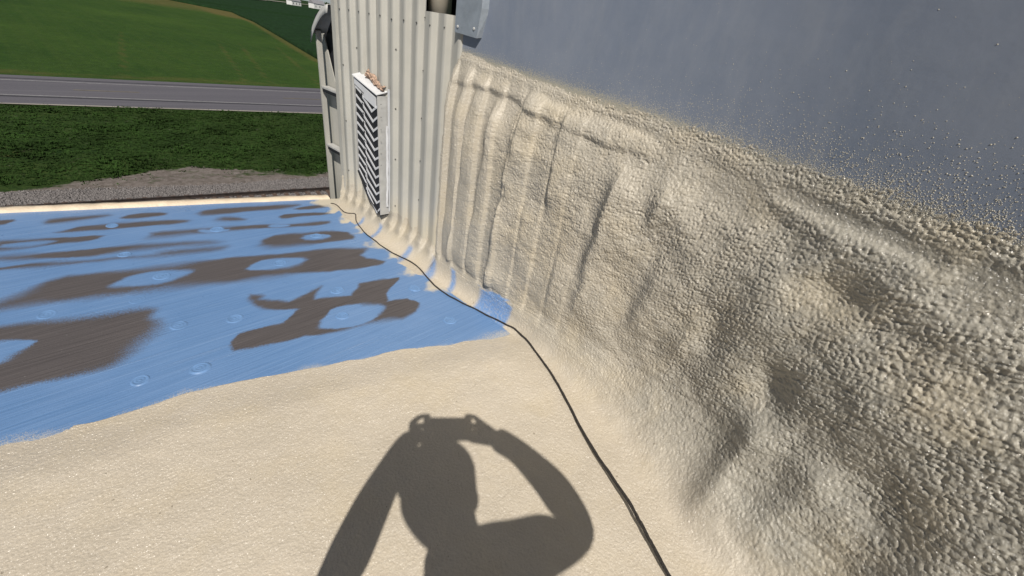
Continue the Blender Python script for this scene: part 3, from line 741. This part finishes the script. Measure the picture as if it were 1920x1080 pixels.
# ------------------------------------------------------------------ smooth grey sheet metal above the foam
ys = np.linspace(-2.2, 1.545, 260); zs = np.linspace(0.75, 3.2, 170)
gy, gz = np.meshgrid(ys, zs, indexing='ij')
def z_top(y): return np.interp(y, [-2.5, -.25, .055, .314, .58, 1.12, 1.40, 1.55], [.915, .935, .94, .95, .972, 1.00, 1.018, 1.030])
above = gz - z_top(gy)
dust = 0.92 * np.exp(-np.clip(above, 0, 9) / 0.050) - 0.02
dust = np.maximum(dust, 0.30 * gau(gy, 1.33, .12) * gau(gz, 1.09, .03))
gx = XW - 0.020 - turn(gy) + 0.004 * fbm(gy * 1.3, gz * 1.3, 97, 3)
V = np.stack([gx, gy, gz], -1).reshape(-1, 3)
me = np_mesh('sheet_metal_wall', V, grid_faces(260, 170)); color_attr(me, 'paint', np.stack([dust] * 3, -1).reshape(-1, 3))
tag(link('sheet_metal_wall', me, M['sheet'], smooth=True), 'smooth dull blue-grey sheet metal wall above the sprayed foam', 'wall')

# flashing, pipe and gap at the junction
fl = tag(empty('metal_flashing', (XW, 1.47, 1.1)), 'hanging galvanised flashing strip with rivets beside the white pipe', 'flashing')
prism('front_plate', [(-0.038, 0.070, 0.008), (-0.038, 0.072, 1.2), (-0.038, -0.068, 1.2), (-0.038, -0.075, 0.10), (-0.038, -0.060, 0.000)], (0.002, 0, 0), M['galv'], fl)
prism('side_lip', [(-0.038, -0.0605, 0.000), (-0.038, -0.0755, 0.10), (-0.038, -0.0685, 1.2), (-0.012, -0.0885, 1.2), (-0.012, -0.0955, 0.10), (-0.012, -0.0705, 0.005)], (0, -0.002, 0), M['galv'], fl)
for (y, z) in ((.052, .028), (-.045, .03), (-.052, .14)):
    bm = bmesh.new(); bmesh.ops.create_uvsphere(bm, u_segments=8, v_segments=6, radius=0.006)
    o = bm_obj('rivet', bm, M['whitegrey'], fl, smooth=True); o.location = (-0.0395, y, z); o.scale = (.5, 1, 1)
pp = tag(empty('vent_pipe', (XW + 0.085, 1.80, 1.05)), 'stained white round pipe standing behind the low wall panel', 'pipe')
link('pipe_body', tube_mesh('pipe_body', [(0, 0, 0), (0, 0, .5), (0, 0, 2.1)], .052, 28), M['pipe'], pp, smooth=True)
link('pipe_band', tube_mesh('pipe_band', [(0, 0, .3), (0, 0, .33)], .055, 28), M['galv'], pp, smooth=True)

# ------------------------------------------------------------------ sprayed foam: floor, cove and wall in one skin
ys = np.concatenate([np.linspace(-2.0, -0.75, 190)[:-1], np.linspace(-0.75, 1.57, 820)[:-1], np.linspace(1.57, 2.60, 150)])
n_f0, n_f, n_c, n_w = 50, 360, 90, 370
sy = ys[:, None]
rr = np.interp(ys, [-2, -.6, -.15, .15, .5, .95, 1.5, 2.6], [.26, .26, .30, .28, .19, .13, .125, .105])[:, None]
xwl = XW - turn(ys)[:, None]
xc = xwl - rr
t0 = np.linspace(0, 1, n_f0, endpoint=False)[None]; t1 = np.linspace(0, 1, n_f, endpoint=False)[None]
th = (np.linspace(0, 1, n_c, endpoint=False) * math.pi / 2)[None]; tw = np.linspace(0, 1, n_w)[None]
o1 = np.ones_like(sy)
X = np.concatenate([o1 * (-5.0 + t0 * 4.55), -0.45 + (xc + 0.45) * t1, xc + rr * np.sin(th), xwl * np.ones((1, n_w))], 1)
Z = np.concatenate([0 * o1 * t0, 0 * o1 * t1, rr - rr * np.cos(th), rr + (1.12 - rr) * tw], 1)
NX = np.concatenate([0 * o1 * t0, 0 * o1 * t1, -np.sin(th) * o1, -np.ones((len(ys), n_w))], 1)
NZ = np.concatenate([o1 + 0 * t0, o1 + 0 * t1, np.cos(th) * o1, np.zeros((len(ys), n_w))], 1)
Yg = np.repeat(sy, X.shape[1], 1)
S = X + Z
wallness = sst(0.0, 0.9, -NX)                                   # 0 on the floor, 1 on the wall
# large folds
big = fbm(Yg * 3.2, S * 3.2, 101, 4); mid = fbm(Yg * 9, S * 9, 102, 4)
ztop = z_top(Yg) + 0.012 * mid
zfar = 0.085 + 0.03 * fbm(Yg * 12, 0 * S, 104, 2) + 0.05 * sst(2.2, 2.6, Yg)
nearw = sst(Y_BARE + 0.012, Y_BARE - 0.03, Yg + 0.010 * fbm(S * 18, 0 * S, 105, 3))
fw = 0.025 + 0.035 * sst(1.3, .2, Yg)
calm = sst(-0.01, 0.09, ztop - Z)                       # 0 in the feathered top edge
T_wall = nearw * (0.0155 + 0.0075 * sst(-1.0, 0.6, (ztop - Z) / fw) + 0.036 * sst(0.02, 0.24, ztop - Z)) + 0.013 * (1 - nearw) * sst(0.0, 0.12, zfar + 0.06 - Z)
out_wall = (ztop + fw - Z) * nearw + (zfar + 0.06 - Z) * (1 - nearw)
# floor coverage
fe = y_foam(X) - Yg + 0.020 * fbm(X * 7, Yg * 7, 106, 3)
fx = (X - np.interp(Yg, [1.0, 1.3, 1.7, 2.1, 2.6], [1.18, 1.17, 1.145, 1.16, 1.21])) + 0.022 * fbm(X * 12, Yg * 10, 107, 3)
T_floor = np.maximum(0.016 * sst(0.0, 0.20, fe), 0.012 * sst(0, .14, fx))
out_floor = np.maximum(fe, fx)
T = T_floor * (1 - wallness) + T_wall * wallness
cover = out_floor * (1 - wallness) + out_wall * wallness
# ribs carried through the foam, soft near the camera, crisp beyond
ribs = rib(Yg + 0.004 * big)
ribk = wallness * np.interp(Yg, [-2, .55, 1.05, 1.4, 1.57, 3], [0, 0.0, .35, .8, 1.0, 1.0])
foot = sst(0.02, 0.13, Z)
d = T + ribs * ribk * np.where(Yg > 1.56, sst(0.01, 0.07, Z), foot * calm)
# sprayed folds: steep on the far side, running out gently towards the camera (y at mid height, lean, z range, height, near width, far width)
for (yc, ln, z0, z1, a, wn, wf) in ((1.462, .06, .08, 1.0, .013, .045, .010), (1.385, .07, .08, .97, .020, .060, .012), (1.262, .09, .08, .93, .022, .080, .013), (1.108, .07, .07, 1.0, .032, .075, .016),
                                    (.882, -.05, .56, .97, .026, .085, .012), (.640, .05, .20, .87, .026, .10, .020), (.985, .02, .12, .60, .010, .06, .02), (.780, .03, .10, .55, .012, .09, .02),
                                    (.385, .10, .28, .62, .020, .11, .022), (.20, .15, .30, .55, .018, .10, .025), (-.062, .06, -.05, .40, .030, .12, .030), (-.225, .10, .05, .42, .024, .12, .034),
                                    (-.42, .10, .1, .55, .026, .12, .04), (.47, .0, .62, .86, .014, .10, .02)):
    yw = Yg - yc + ln * (Z - 0.55) + 0.016 * mid + 0.010 * big
    vary = 0.55 + 0.9 * vnoise(Z * 6 + yc * 31, 0 * Z, 123)
    pr = vary * np.where(yw < 0, np.exp(-np.abs(yw / wn) ** 1.5), np.exp(-(yw / (1.5 * wf)) ** 2))
    wk = sst(0.0, 0.5, wallness) if z0 < 0.06 else wallness
    d += wk * a * pr * sst(z0 - .02, z0 + .12, Z) * sst(z1, z1 - .10, Z)
# pillow of a last pass along the top of the wall
d += wallness * nearw * 0.013 * sat(0.25 + 1.3 * vnoise(Yg * 9, 0 * Z, 119)) * sst(.055, .085, Z - ztop + .165 + .03 * big + .012 * mid) * sst(.45, .62, Yg) * sst(1.53, 1.49, Yg) * sst(0.02, .07, ztop - Z)
# broken creases below the top edge: (y0, z0, y1, z1, width, depth)
for (ya, za, yb, zb, w, a) in ((.17, .900, -.12, .893, .014, -.018), (.16, .872, -.11, .865, .022, .008), (-.19, .893, -.50, .880, .018, -.018), (-.03, .915, -.08, .895, .010, -.010),
                               (.40, .905, .26, .895, .014, -.006), (.74, .955, .57, .940, .010, -.009), (1.02, .965, .90, .950, .010, -.006)):
    ey, ez = yb - ya, zb - za; L2 = ey * ey + ez * ez
    pyy = Yg - ya + 0.010 * mid; pzz = Z - za + 0.012 * big + 0.007 * mid
    tt_ = (pyy * ey + pzz * ez) / L2; ct = np.clip(tt_, 0, 1)
    dd = np.sqrt((pyy - ct * ey) ** 2 + (pzz - ct * ez) ** 2)
    d += wallness * nearw * sst(0.0, 0.05, ztop - Z) * a * np.exp(-0.5 * (dd / w) ** 2)
# dents and hollows
for (yc, zc, wy, wz, a) in ((-.045, .745, .065, .040, -.024), (-.020, .445, .038, .048, -.028), (.165, .445, .030, .055, -.020), (.44, .70, .05, .05, -.012), (-.30, .36, .05, .05, -.020),
                            (.28, .62, .09, .08, .014), (.05, .60, .06, .05, .012), (-.20, .58, .09, .06, .012), (-.55, .40, .10, .05, -.02), (.55, .2, .08, .1, .010), (-.33, .74, .07, .05, -.014), (-.18, .80, .09, .03, .010)):
    d += wallness ** .5 * a * np.exp(-0.5 * ((Yg - yc) / wy) ** 2 - 0.5 * ((Z - zc) / wz) ** 2)
d += wallness * sst(1.5, 1.0, Yg) * calm * (0.018 * big + 0.006 * mid * sst(1.2, .4, Yg))
d += (1 - wallness) * (0.0035 * fbm(X * 4, Yg * 4, 108, 3) + 0.0012 * fbm(X * 22, Yg * 22, 109, 3)) * sst(0.02, .1, T_floor * 5)
# popcorn texture
wx = Yg + 0.006 * fbm(Yg * 30, S * 30, 110, 2); ws = S + 0.006 * fbm(Yg * 30, S * 30, 111, 2)
w1, w2 = worley(wx * 125, ws * 110, 112); peb = np.clip(1 - (w1 / .75) ** 2, 0, 1)
w1, w2 = worley(wx * 84, ws * 74, 113); pebL = np.clip(1 - (w1 / .8) ** 2, 0, 1)
w1, w2 = worley(wx * 150, ws * 150, 114); pebS = np.clip(1 - (w1 / .8) ** 2, 0, 1)
patch = sst(-.25, .35, fbm(Yg * 5, S * 5, 115, 3) + 0.25 * sst(.8, .1, Yg) - .1)
close = sst(.75, -.25, Yg)
ampM = wallness * (0.0010 + 0.0042 * patch * sst(1.35, .75, Yg) + 0.0020 * close) * (.5 + vnoise(Yg * 40, S * 40, 120))
ampL = wallness * (0.0068 * close * sst(.02, .25, Z)) * (0.45 + 0.55 * patch) * (.4 + 1.2 * vnoise(Yg * 30, S * 30, 121))
ampS = 0.0002 + 0.0022 * wallness * sst(1.6, 1.2, Yg) + 0.0016 * wallness * (1 - patch) * sst(1.4, 1.0, Yg)
fringe = wallness * nearw * sst(.10, .0, ztop - Z) * (.5 + .5 * sst(1.4, .3, Yg))
on = sst(-0.01, 0.02, cover) * np.where(wallness > .5, np.where(Yg > 1.56, .25, 1.0), 1.0)
d += on * ((0.70 * ampM * (peb - .4) + 0.34 * ampL * (pebL - .4)) * (1 - .85 * fringe) + ampS * (pebS - .4) + fringe * (0.0034 * (pebS - .4) + 0.0026 * (peb - .45) * sst(1.2, -.2, Yg)) + 0.0035 * wallness * close * mid * calm)
# wrinkles
wr = fbm(Yg * 26 + 2 * big, S * 60, 116, 3)
d += on * wallness * sst(1.5, 1.1, Yg) * 0.0022 * wr
lo = 0.0195 + 0.0035 * sst(.0, .05, ztop - Z) + 0.0015 * (pebS - .4)
d = np.where((wallness > .9) & (ztop - Z > .004) & (Yg < 1.5), lo + 0.005 * np.log1p(np.exp(np.clip((d - lo - 0.001) / 0.005, -30, 30))), d)
# outside the sprayed area the skin dives under the deck or behind the steel
hid = sst(0.0, -0.012, cover)
wall_hide = ribs * (Yg > 1.5) * wallness - 0.006 - 0.012 * (Yg < 1.5)
d = d * (1 - hid) + hid * np.where(wallness > .5, wall_hide, -0.012)
# primed blue patch left open in the cove
bs = (S - 1.28) + 0.05 * fbm(Yg * 25, S * 25, 117, 3)
bluec = sst(1.185, 1.150, Yg + 0.25 * (S - 1.2) * 0 + 0.02 * mid - 0.45 * np.clip(S - 1.30, 0, .2)) * sst(0.955, 0.975, Yg + 0.2 * (1.25 - S) * 0 + 0.012 * mid) * sst(.14, .10, bs + 0.5 * np.abs(Yg - 1.05))
bluec *= sst(1.05, 1.12, S)
bluec = np.maximum(bluec, 0)
for (yc, s0, s1, w) in ((1.515, 1.18, 1.325, .030), (1.74, 1.15, 1.30, .022), (2.05, 1.16, 1.30, .018), (2.235, 1.17, 1.27, .014), (1.34, 1.16, 1.34, .020)):
    k = np.exp(-np.clip((np.abs(Yg - 0.35 * (S - 1.2) - yc + 0.008 * mid) / w) ** 3, 0, 30)) * sst(s0 - .06, s0, S) * sst(s1 + .03, s1 - .02, S + .03 * mid)
    bluec = np.maximum(bluec, 0.9 * k)
bluec = sat(0.85 * bluec * (0.75 + 0.5 * vnoise(Yg * 160, S * 160, 118)))
tone = sat(wallness * (0.52 + 0.48 * close) + 0.15 * big)  # mask for sky's grey sheen painted on wall foam; stronger nearby for greener foam
V = np.stack([X + NX * d, Yg, Z + NZ * d], -1)
hidden = cover < -0.035
keep = ~(hidden[:-1, :-1] & hidden[1:, :-1] & hidden[:-1, 1:] & hidden[1:, 1:])
F = grid_faces(X.shape[0], X.shape[1], keep)
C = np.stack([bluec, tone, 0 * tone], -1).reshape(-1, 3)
V, F, C = compact(V.reshape(-1, 3), F, C)
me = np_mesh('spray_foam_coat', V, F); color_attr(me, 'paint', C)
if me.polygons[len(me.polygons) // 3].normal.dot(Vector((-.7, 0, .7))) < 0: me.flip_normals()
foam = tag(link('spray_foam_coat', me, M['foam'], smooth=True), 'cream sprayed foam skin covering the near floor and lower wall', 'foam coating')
ctr = V[F[:, 0]]
Fs = F[(ctr[:, 0] > 0.6) & (ctr[:, 2] < 0.12) & (ctr[:, 1] > -0.3)]
Vs, Fs = compact(V, Fs)
bvh = BVHTree.FromPolygons([tuple(v) for v in Vs.tolist()], Fs.tolist())

# specks of overspray stuck on the grey sheet
def blobs(name, P, R, label, mat):
    hb = np.array([(0.0, 0, 0)] + [(math.cos(a) * r, math.sin(a) * r, z) for r, z in ((1, 0.0), (.72, .62)) for a in np.linspace(0, 2 * math.pi, 6, endpoint=False)] + [(0, 0, .95)])
    hf = []
    for k in range(6):
        k2 = (k + 1) % 6
        hf += [(1 + k, 1 + k2, 7 + k2), (1 + k, 7 + k2, 7 + k), (7 + k, 7 + k2, 13)]
    hf = np.array(hf); n = len(P)
    L = hb[None] * R[:, None, None] * rng.uniform(.8, 1.2, (n, 14, 1))
    V = np.stack([P[:, 0:1] - L[..., 2], P[:, 1:2] + L[..., 0], P[:, 2:3] + L[..., 1]], -1).reshape(-1, 3)
    F = (hf[None] + (np.arange(n) * 14)[:, None, None]).reshape(-1, 3)
    m = np_mesh(name, V, F); m.flip_normals()
    return tag(link(name, m, mat, smooth=True), label, 'overspray', kind='stuff')
n = 70000
py = rng.uniform(-0.75, 1.52, n); ex = rng.exponential(1.0, n)
pz = z_top(py) - 0.015 + ex * (0.022 + 0.020 * sst(1.2, -.3, py))
n2 = 900
py2 = rng.uniform(-0.9, 1.4, n2); pz2 = z_top(py2) + rng.random(n2) ** 1.6 * 0.5
py = np.concatenate([py, py2]); pz = np.concatenate([pz, pz2])
px_ = XW - 0.0195 - turn(py) + 0.004 * fbm(py * 1.3, pz * 1.3, 97, 3)
R_ = np.concatenate([rng.uniform(.0005, .0015, n) * rng.uniform(.6, 1.25, n) * (0.60 + 0.40 * sst(1.2, -.2, py[:n])), rng.uniform(.0004, .0010, n2)])
blobs('overspray_specks', np.stack([px_, py, pz], -1), R_, 'cream foam specks spattered on the grey sheet metal above the foam', M['drop'])

# ------------------------------------------------------------------ chevron louver vent on the corrugated wall
vt = tag(empty('louver_vent', (1.262, 2.2, 0.1)), 'white louver vent with black chevron gaps on the corrugated wall', 'vent')
XV = 1.262
def vpt(p, dx=0.0): return (dx, p[0] - 2.2, p[1] - 0.1)
outl = [(2.320, .790), (2.096, .740), (2.080, .115), (2.223, .20), (2.312, .315)]
prism('void', [vpt(p, .005) for p in outl], (.006, 0, 0), M['black'], vt)  # black sheet close behind the blades stands in for the shade in the gaps
def bar(name, a, b, h, dx, dep, mat, parent, drop=0.0):
    return prism(name, [vpt((a[0], a[1] + h / 2), dx), vpt((b[0], b[1] + h / 2), dx), vpt((b[0], b[1] - h / 2), dx), vpt((a[0], a[1] - h / 2), dx)], (dep, 0, 0), mat, parent)
for i, (a, b, c) in enumerate(VR):
    bl = bar('louver_blade', a, b, .0145, 0.0, .003, M['white'], vt)
    bar('blade_end', (b[0] + .001, b[1]), c, .0125, 0.0005, .003, M['white'], bl)
    bar('blade_hook', (a[0] + .012, a[1] + .014), (a[0] - .004, a[1] + .010), .013, 0.001, .003, M['white'], bl)
for i, (a, b) in enumerate(VL):
    bl = bar('louver_blade', a, b, .0115, 0.001, .003, M['white'], vt)
bar('top_panel', (2.322, .800), (2.225, .770), .030, -.002, .014, M['white'], vt)
bar('top_panel', (2.222, .757), (2.110, .726), .052, -.003, .014, M['white'], vt)
# sides, sloping top hood and mounting flange
prism('side_panel', [(-.002, 2.094 - 2.2, .662), (-.002, 2.079 - 2.2, .012), (-.002, 2.074 - 2.2, .012), (-.002, 2.089 - 2.2, .662)], (.062, 0, 0), M['whitegrey'], vt)
prism('side_panel', [(-.002, 2.324 - 2.2, .715), (-.002, 2.318 - 2.2, .21), (-.002, 2.314 - 2.2, .21), (-.002, 2.32 - 2.2, .715)], (.062, 0, 0), M['whitegrey'], vt)
prism('bottom_panel', [(-.002, 2.320 - 2.2, .208), (-.002, 2.222 - 2.2, .092), (-.002, 2.078 - 2.2, .008), (-.002, 2.078 - 2.2, .004), (-.002, 2.224 - 2.2, .086), (-.002, 2.322 - 2.2, .203)], (.062, 0, 0), M['black'], vt)
hd = prism('hood', [(-.008, 2.330 - 2.2, .722), (-.008, 2.088 - 2.2, .664), (.058, 2.088 - 2.2, .680), (.058, 2.330 - 2.2, .738)], (0, 0, .006), M['white'], vt, 0.0015)
prism('flange', [(.050, 2.076 - 2.2, .70), (.050, 2.035 - 2.2, .70), (.050, 2.030 - 2.2, .03), (.050, 2.070 - 2.2, .03)], (.004, 0, 0), M['white'], vt)
for k in range(10):
    o = link('bolt', sme, None, vt); o.location = (.010, 2.0785 + .0125 * (1 - k / 9) - 2.2 - .005, .05 + k * .064); o.rotation_euler = (0, 0, math.pi / 2); o.scale = (.6, .6, .6)
# ragged insulation above the hood
gy, gz = np.meshgrid(np.linspace(-.11, .06, 60), np.linspace(0, 1, 24), indexing='ij')
zz = .675 + .24 * (gy + .11) + gz * (.045 + .03 * fbm(gy * 30, 0 * gy, 131, 3))
xx = .052 - .024 * np.sin(gz * 3.0) * (0.6 + .6 * vnoise(gy * 60, gz * 8, 132)) - .008 * fbm(gy * 90, gz * 14, 133, 3)
link('torn_insulation', np_mesh('torn_insulation', np.stack([xx, gy, zz], -1).reshape(-1, 3), grid_faces(60, 24)), M['rust'], vt, smooth=True)
me = np_mesh('bead', np.stack([.046 - .010 * np.sin(gz * 3.14) + .004 * fbm(gy * 60, gz * 5, 134, 2), -.127 - .006 * gz + .0 * gy, .06 + (gy + .11) / .23 * .62], -1).reshape(-1, 3), grid_faces(60, 24))
link('sealant_bead', me, M['white'], vt, smooth=True)

# ------------------------------------------------------------------ black cable lying along the cove
pts = np.array(CABLE); tt = np.linspace(0, len(pts) - 1, 420)
def cr(P, t):
    i = np.clip(np.floor(t).astype(int), 0, len(P) - 2); f = (t - i)[:, None]
    p0 = P[np.clip(i - 1, 0, len(P) - 1)]; p1 = P[i]; p2 = P[i + 1]; p3 = P[np.clip(i + 2, 0, len(P) - 1)]
    return 0.5 * (2 * p1 + (p2 - p0) * f + (2 * p0 - 5 * p1 + 4 * p2 - p3) * f ** 2 + (3 * p1 - p0 - 3 * p2 + p3) * f ** 3)
c2 = cr(pts, tt); zc = []
for x, y in c2:
    h = bvh.ray_cast(Vector((x, y, 0.5)), Vector((0, 0, -1)))
    zc.append(max(h[0].z if h[0] is not None else 0.0, 0.0))
zc = np.array(zc); ker = np.ones(9) / 9
zc = np.maximum(zc, np.convolve(np.pad(zc, 4, mode='edge'), ker, 'valid'))
CR = 0.0056
lift = 0.022 * np.exp(-0.5 * ((c2[:, 1] - 0.12) / 0.13) ** 2)
jit = fbm(tt * 1.7, tt * 0, 141, 3); crad = CR * np.interp(c2[:, 1], [-.2, .4, 1.2, 2.6], [.92, .86, .66, .50]) * (1 + 0.10 * fbm(tt * 9, tt * 0, 142, 2))
cpts = [(x + 0.004 * j, y, z + r + l) for (x, y), z, l, j, r in zip(c2, zc, lift, jit, crad)]
tag(link('cable', tube_mesh('cable', cpts, list(crad), 10), M['cable'], smooth=True), 'thin black cable snaking along the foam cove at the wall foot', 'cable')

# ------------------------------------------------------------------ the photographer, kneeling behind the phone (only the shadow is in view)
SD = Vector((.620, -.784, 0)).normalized(); FH = Vector((.784, .620, 0)).normalized()
def B3(s, q, z): return SD * s + FH * q + Vector((0, 0, z))
M['cloth'] = simple('dark_work_shirt', (0.030, 0.032, 0.038), 0.9, 0.3, 30)
M['skin'] = simple('skin', (0.42, 0.26, 0.19), 0.55, 0.1, 40)
M['trouser'] = simple('work_trousers', (0.05, 0.05, 0.06), 0.9, 0.3, 30)
M['cap'] = simple('knit_cap', (0.05, 0.05, 0.055), 0.9, 0.2, 60)

def skin_mesh(name, nodes, edges, sub=2):
    me = bpy.data.meshes.new(name)
    me.from_pydata([tuple(n[0]) for n in nodes], edges, [])
    o = bpy.data.objects.new(name, me); COL.objects.link(o)
    o.modifiers.new('skin', 'SKIN'); 
    sv = me.skin_vertices[0].data if me.skin_vertices else None
    for i, n in enumerate(nodes):
        r = n[1]; sv[i].radius = (r, r) if not hasattr(r, '__len__') else r
    sv[0].use_root = True
    s = o.modifiers.new('sub', 'SUBSURF'); s.levels = sub; s.render_levels = sub
    dg = bpy.context.evaluated_depsgraph_get(); dg.update()
    ev = o.evaluated_get(dg); m2 = bpy.data.meshes.new_from_object(ev)
    bpy.data.objects.remove(o); bpy.data.meshes.remove(me)
    return m2

body = [  # (point, radius)
    (B3(.10, -.42, .26), .13), (B3(.11, -.38, .45), .135), (B3(.11, -.33, .62), .14), (B3(.11, -.28, .80), .125), (B3(.110, -.25, .905), .080),
    (B3(.092, -.232, .965), .058), (B3(.036, -.205, 1.035), .108), (B3(.031, -.20, 1.10), .122), (B3(.028, -.20, 1.175), .096),
    # right arm
    (B3(.235, -.25, .965), .072), (B3(.33, -.18, .96), .070), (B3(.425, -.12, .935), .062), (B3(.345, -.09, 1.055), .054), (B3(.245, -.065, 1.135), .040), (B3(.165, -.045, 1.155), .042),
    # left arm
    (B3(-.015, -.27, .74), .060), (B3(-.12, -.18, .66), .062), (B3(-.205, -.10, .62), .060), (B3(-.158, -.085, .87), .054), (B3(-.112, -.065, 1.055), .038), (B3(-.083, -.045, 1.105), .036),
    # legs, kneeling on the heels
    (B3(.22, -.40, .22), .095), (B3(.28, -.12, .13), .075), (B3(.27, .04, .075), .062), (B3(.25, -.22, .055), .050), (B3(.22, -.46, .05), .042), (B3(.22, -.56, .045), .035),
    (B3(-.02, -.40, .22), .095), (B3(-.08, -.12, .13), .075), (B3(-.07, .04, .075), .062), (B3(-.05, -.22, .055), .050), (B3(-.02, -.46, .05), .042), (B3(-.02, -.56, .045), .035),
]
bedges = [(0, 1), (1, 2), (2, 3), (3, 4), (4, 5), (5, 6), (6, 7), (7, 8), (4, 9), (9, 10), (10, 11), (11, 12), (12, 13), (13, 14), (3, 15), (15, 16), (16, 17), (17, 18), (18, 19), (19, 20),
          (0, 21), (21, 22), (22, 23), (23, 24), (24, 25), (25, 26), (0, 27), (27, 28), (28, 29), (29, 30), (30, 31), (31, 32)]
pm = skin_mesh('person', body, bedges)
for m_ in (M['cloth'], M['skin'], M['trouser']): pm.materials.append(m_)
for p_ in pm.polygons:
    c_ = p_.center; s_ = c_.dot(SD)
    if c_.z > 0.975 and -.10 < s_ < .175 and c_.dot(FH) < -0.085: p_.material_index = 1      # head
    elif c_.z > 1.06 and (s_ < -.100 or s_ > .215): p_.material_index = 1 if (s_ < 0 or s_ < .275) else 0   # wrists
    elif c_.z < 0.34: p_.material_index = 2
person = tag(link('person', pm, None, smooth=True), 'kneeling person in dark work clothes raising a phone, casting the shadow', 'person')
# fingers and thumbs close round the ends of the phone
CW = cam.matrix_world.copy()
def CL(x, y, z): return CW @ Vector((x, y, z))          # phone-aligned coordinates: x along the phone, z out of its screen
fz0, fz1 = 0.006, 0.015
for sgn, x_end, wrist in ((-1, -.072, B3(-.086, -.045, 1.105)), (1, .093, B3(.205, -.055, 1.146))):
    for k, (yy, ln) in enumerate(((.010, .040), (-.012, .045), (-.034, .042), (-.054, .034))):
        base_ = CL(x_end + sgn * .030, yy * .8, fz1 + .022)
        nodes = [(wrist, .020), (base_, .0125), (CL(x_end + sgn * .012, yy, fz1 - .004), .0125), (CL(x_end - sgn * .004, yy, fz0 - .004), .0095), (CL(x_end - sgn * ln * .45, yy - .002, fz0 - .003), .0062)]
        if k == 0: nodes = [(wrist, .020), (base_, .0125), (CL(x_end + sgn * .010, .022, fz1 + .004), .0085), (CL(x_end - sgn * .010, .0255, fz1), .0072), (CL(x_end - sgn * .026, .0235, fz1), .006)]
        m_ = skin_mesh('finger', nodes, [(i, i + 1) for i in range(4)], 1); m_.materials.append(M['skin'])
        link('finger', m_, None, person, smooth=True)
    m_ = skin_mesh('thumb', [(wrist, .020), (CL(x_end + sgn * .022, -.050, fz1 + .014), .0125), (CL(x_end - sgn * .002, -.052, fz1 + .010), .009), (CL(x_end - sgn * .024, -.042, fz1 + .008), .007)], [(0, 1), (1, 2), (2, 3)], 1); m_.materials.append(M['skin'])
    link('thumb', m_, None, person, smooth=True)
# cap, collar
bm = bmesh.new(); bmesh.ops.create_uvsphere(bm, u_segments=24, v_segments=14, radius=1.0)
for v in list(bm.verts):
    if v.co.z < -0.05: bm.verts.remove(v)
o = bm_obj('cap', bm, M['cap'], person, smooth=True); o.location = B3(.028, -.20, 1.13); o.scale = (.108, .108, .105)
bm = bmesh.new()
vs_ = [bm.verts.new(B3(.095, -.232, .950) + SD * (math.cos(a) * r) + FH * (math.sin(a) * r) + Vector((0, 0, z))) for z, r in ((-.04, .078), (.015, .066)) for a in np.linspace(0, 2 * math.pi, 20, endpoint=False)]
for k in range(20): bm.faces.new((vs_[k], vs_[(k + 1) % 20], vs_[20 + (k + 1) % 20], vs_[20 + k]))
bm_obj('collar', bm, M['cloth'], person, smooth=True)
HC = B3(.031, -.20, 1.075)
def ball(name, loc, sc, mat):
    bm = bmesh.new(); bmesh.ops.create_uvsphere(bm, u_segments=14, v_segments=10, radius=1.0)
    o = bm_obj(name, bm, mat, person, smooth=True); o.location = loc; o.scale = sc; o.rotation_euler = (0, 0, math.atan2(FH.y, FH.x)); return o
M['lip'] = simple('lip', (0.30, 0.13, 0.11), 0.5, 0.1, 40)
for sg in (-1, 1):
    ball('ear', HC + SD * (.104 * sg) + Vector((0, 0, -.005)), (.018, .010, .030), M['skin'])
    e_ = ball('eye', HC + SD * (.036 * sg) + FH * .098 + Vector((0, 0, .012)), (.010, .014, .010), M['white'])
    ball('pupil', HC + SD * (.036 * sg) + FH * .107 + Vector((0, 0, .012)), (.003, .006, .006), M['black'])
ball('nose', HC + FH * .112 + Vector((0, 0, -.018)), (.020, .014, .024), M['skin'])
ball('mouth', HC + FH * .100 + Vector((0, 0, -.058)), (.010, .028, .007), M['lip'])
ph = tag(empty('phone', CL(0, 0, 0)), 'dark phone held level in both hands above the kneeling person', 'phone')
bm = bmesh.new(); box_bm(bm, -.070, .091, -.058, .0175, fz0, fz1)
bmesh.ops.transform(bm, matrix=CW, verts=bm.verts); bmesh.ops.translate(bm, verts=bm.verts, vec=-CL(0, 0, 0))
bm_obj('phone_body', bm, M['black'], ph, 0.003)
bm = bmesh.new(); bmesh.ops.create_cone(bm, cap_ends=True, segments=16, radius1=.0045, radius2=.0045, depth=.002)
bmesh.ops.translate(bm, verts=bm.verts, vec=(0, 0, fz0 - .0009)); bmesh.ops.transform(bm, matrix=CW, verts=bm.verts); bmesh.ops.translate(bm, verts=bm.verts, vec=-CL(0, 0, 0))
bm_obj('camera_ring', bm, M['galv'], ph)
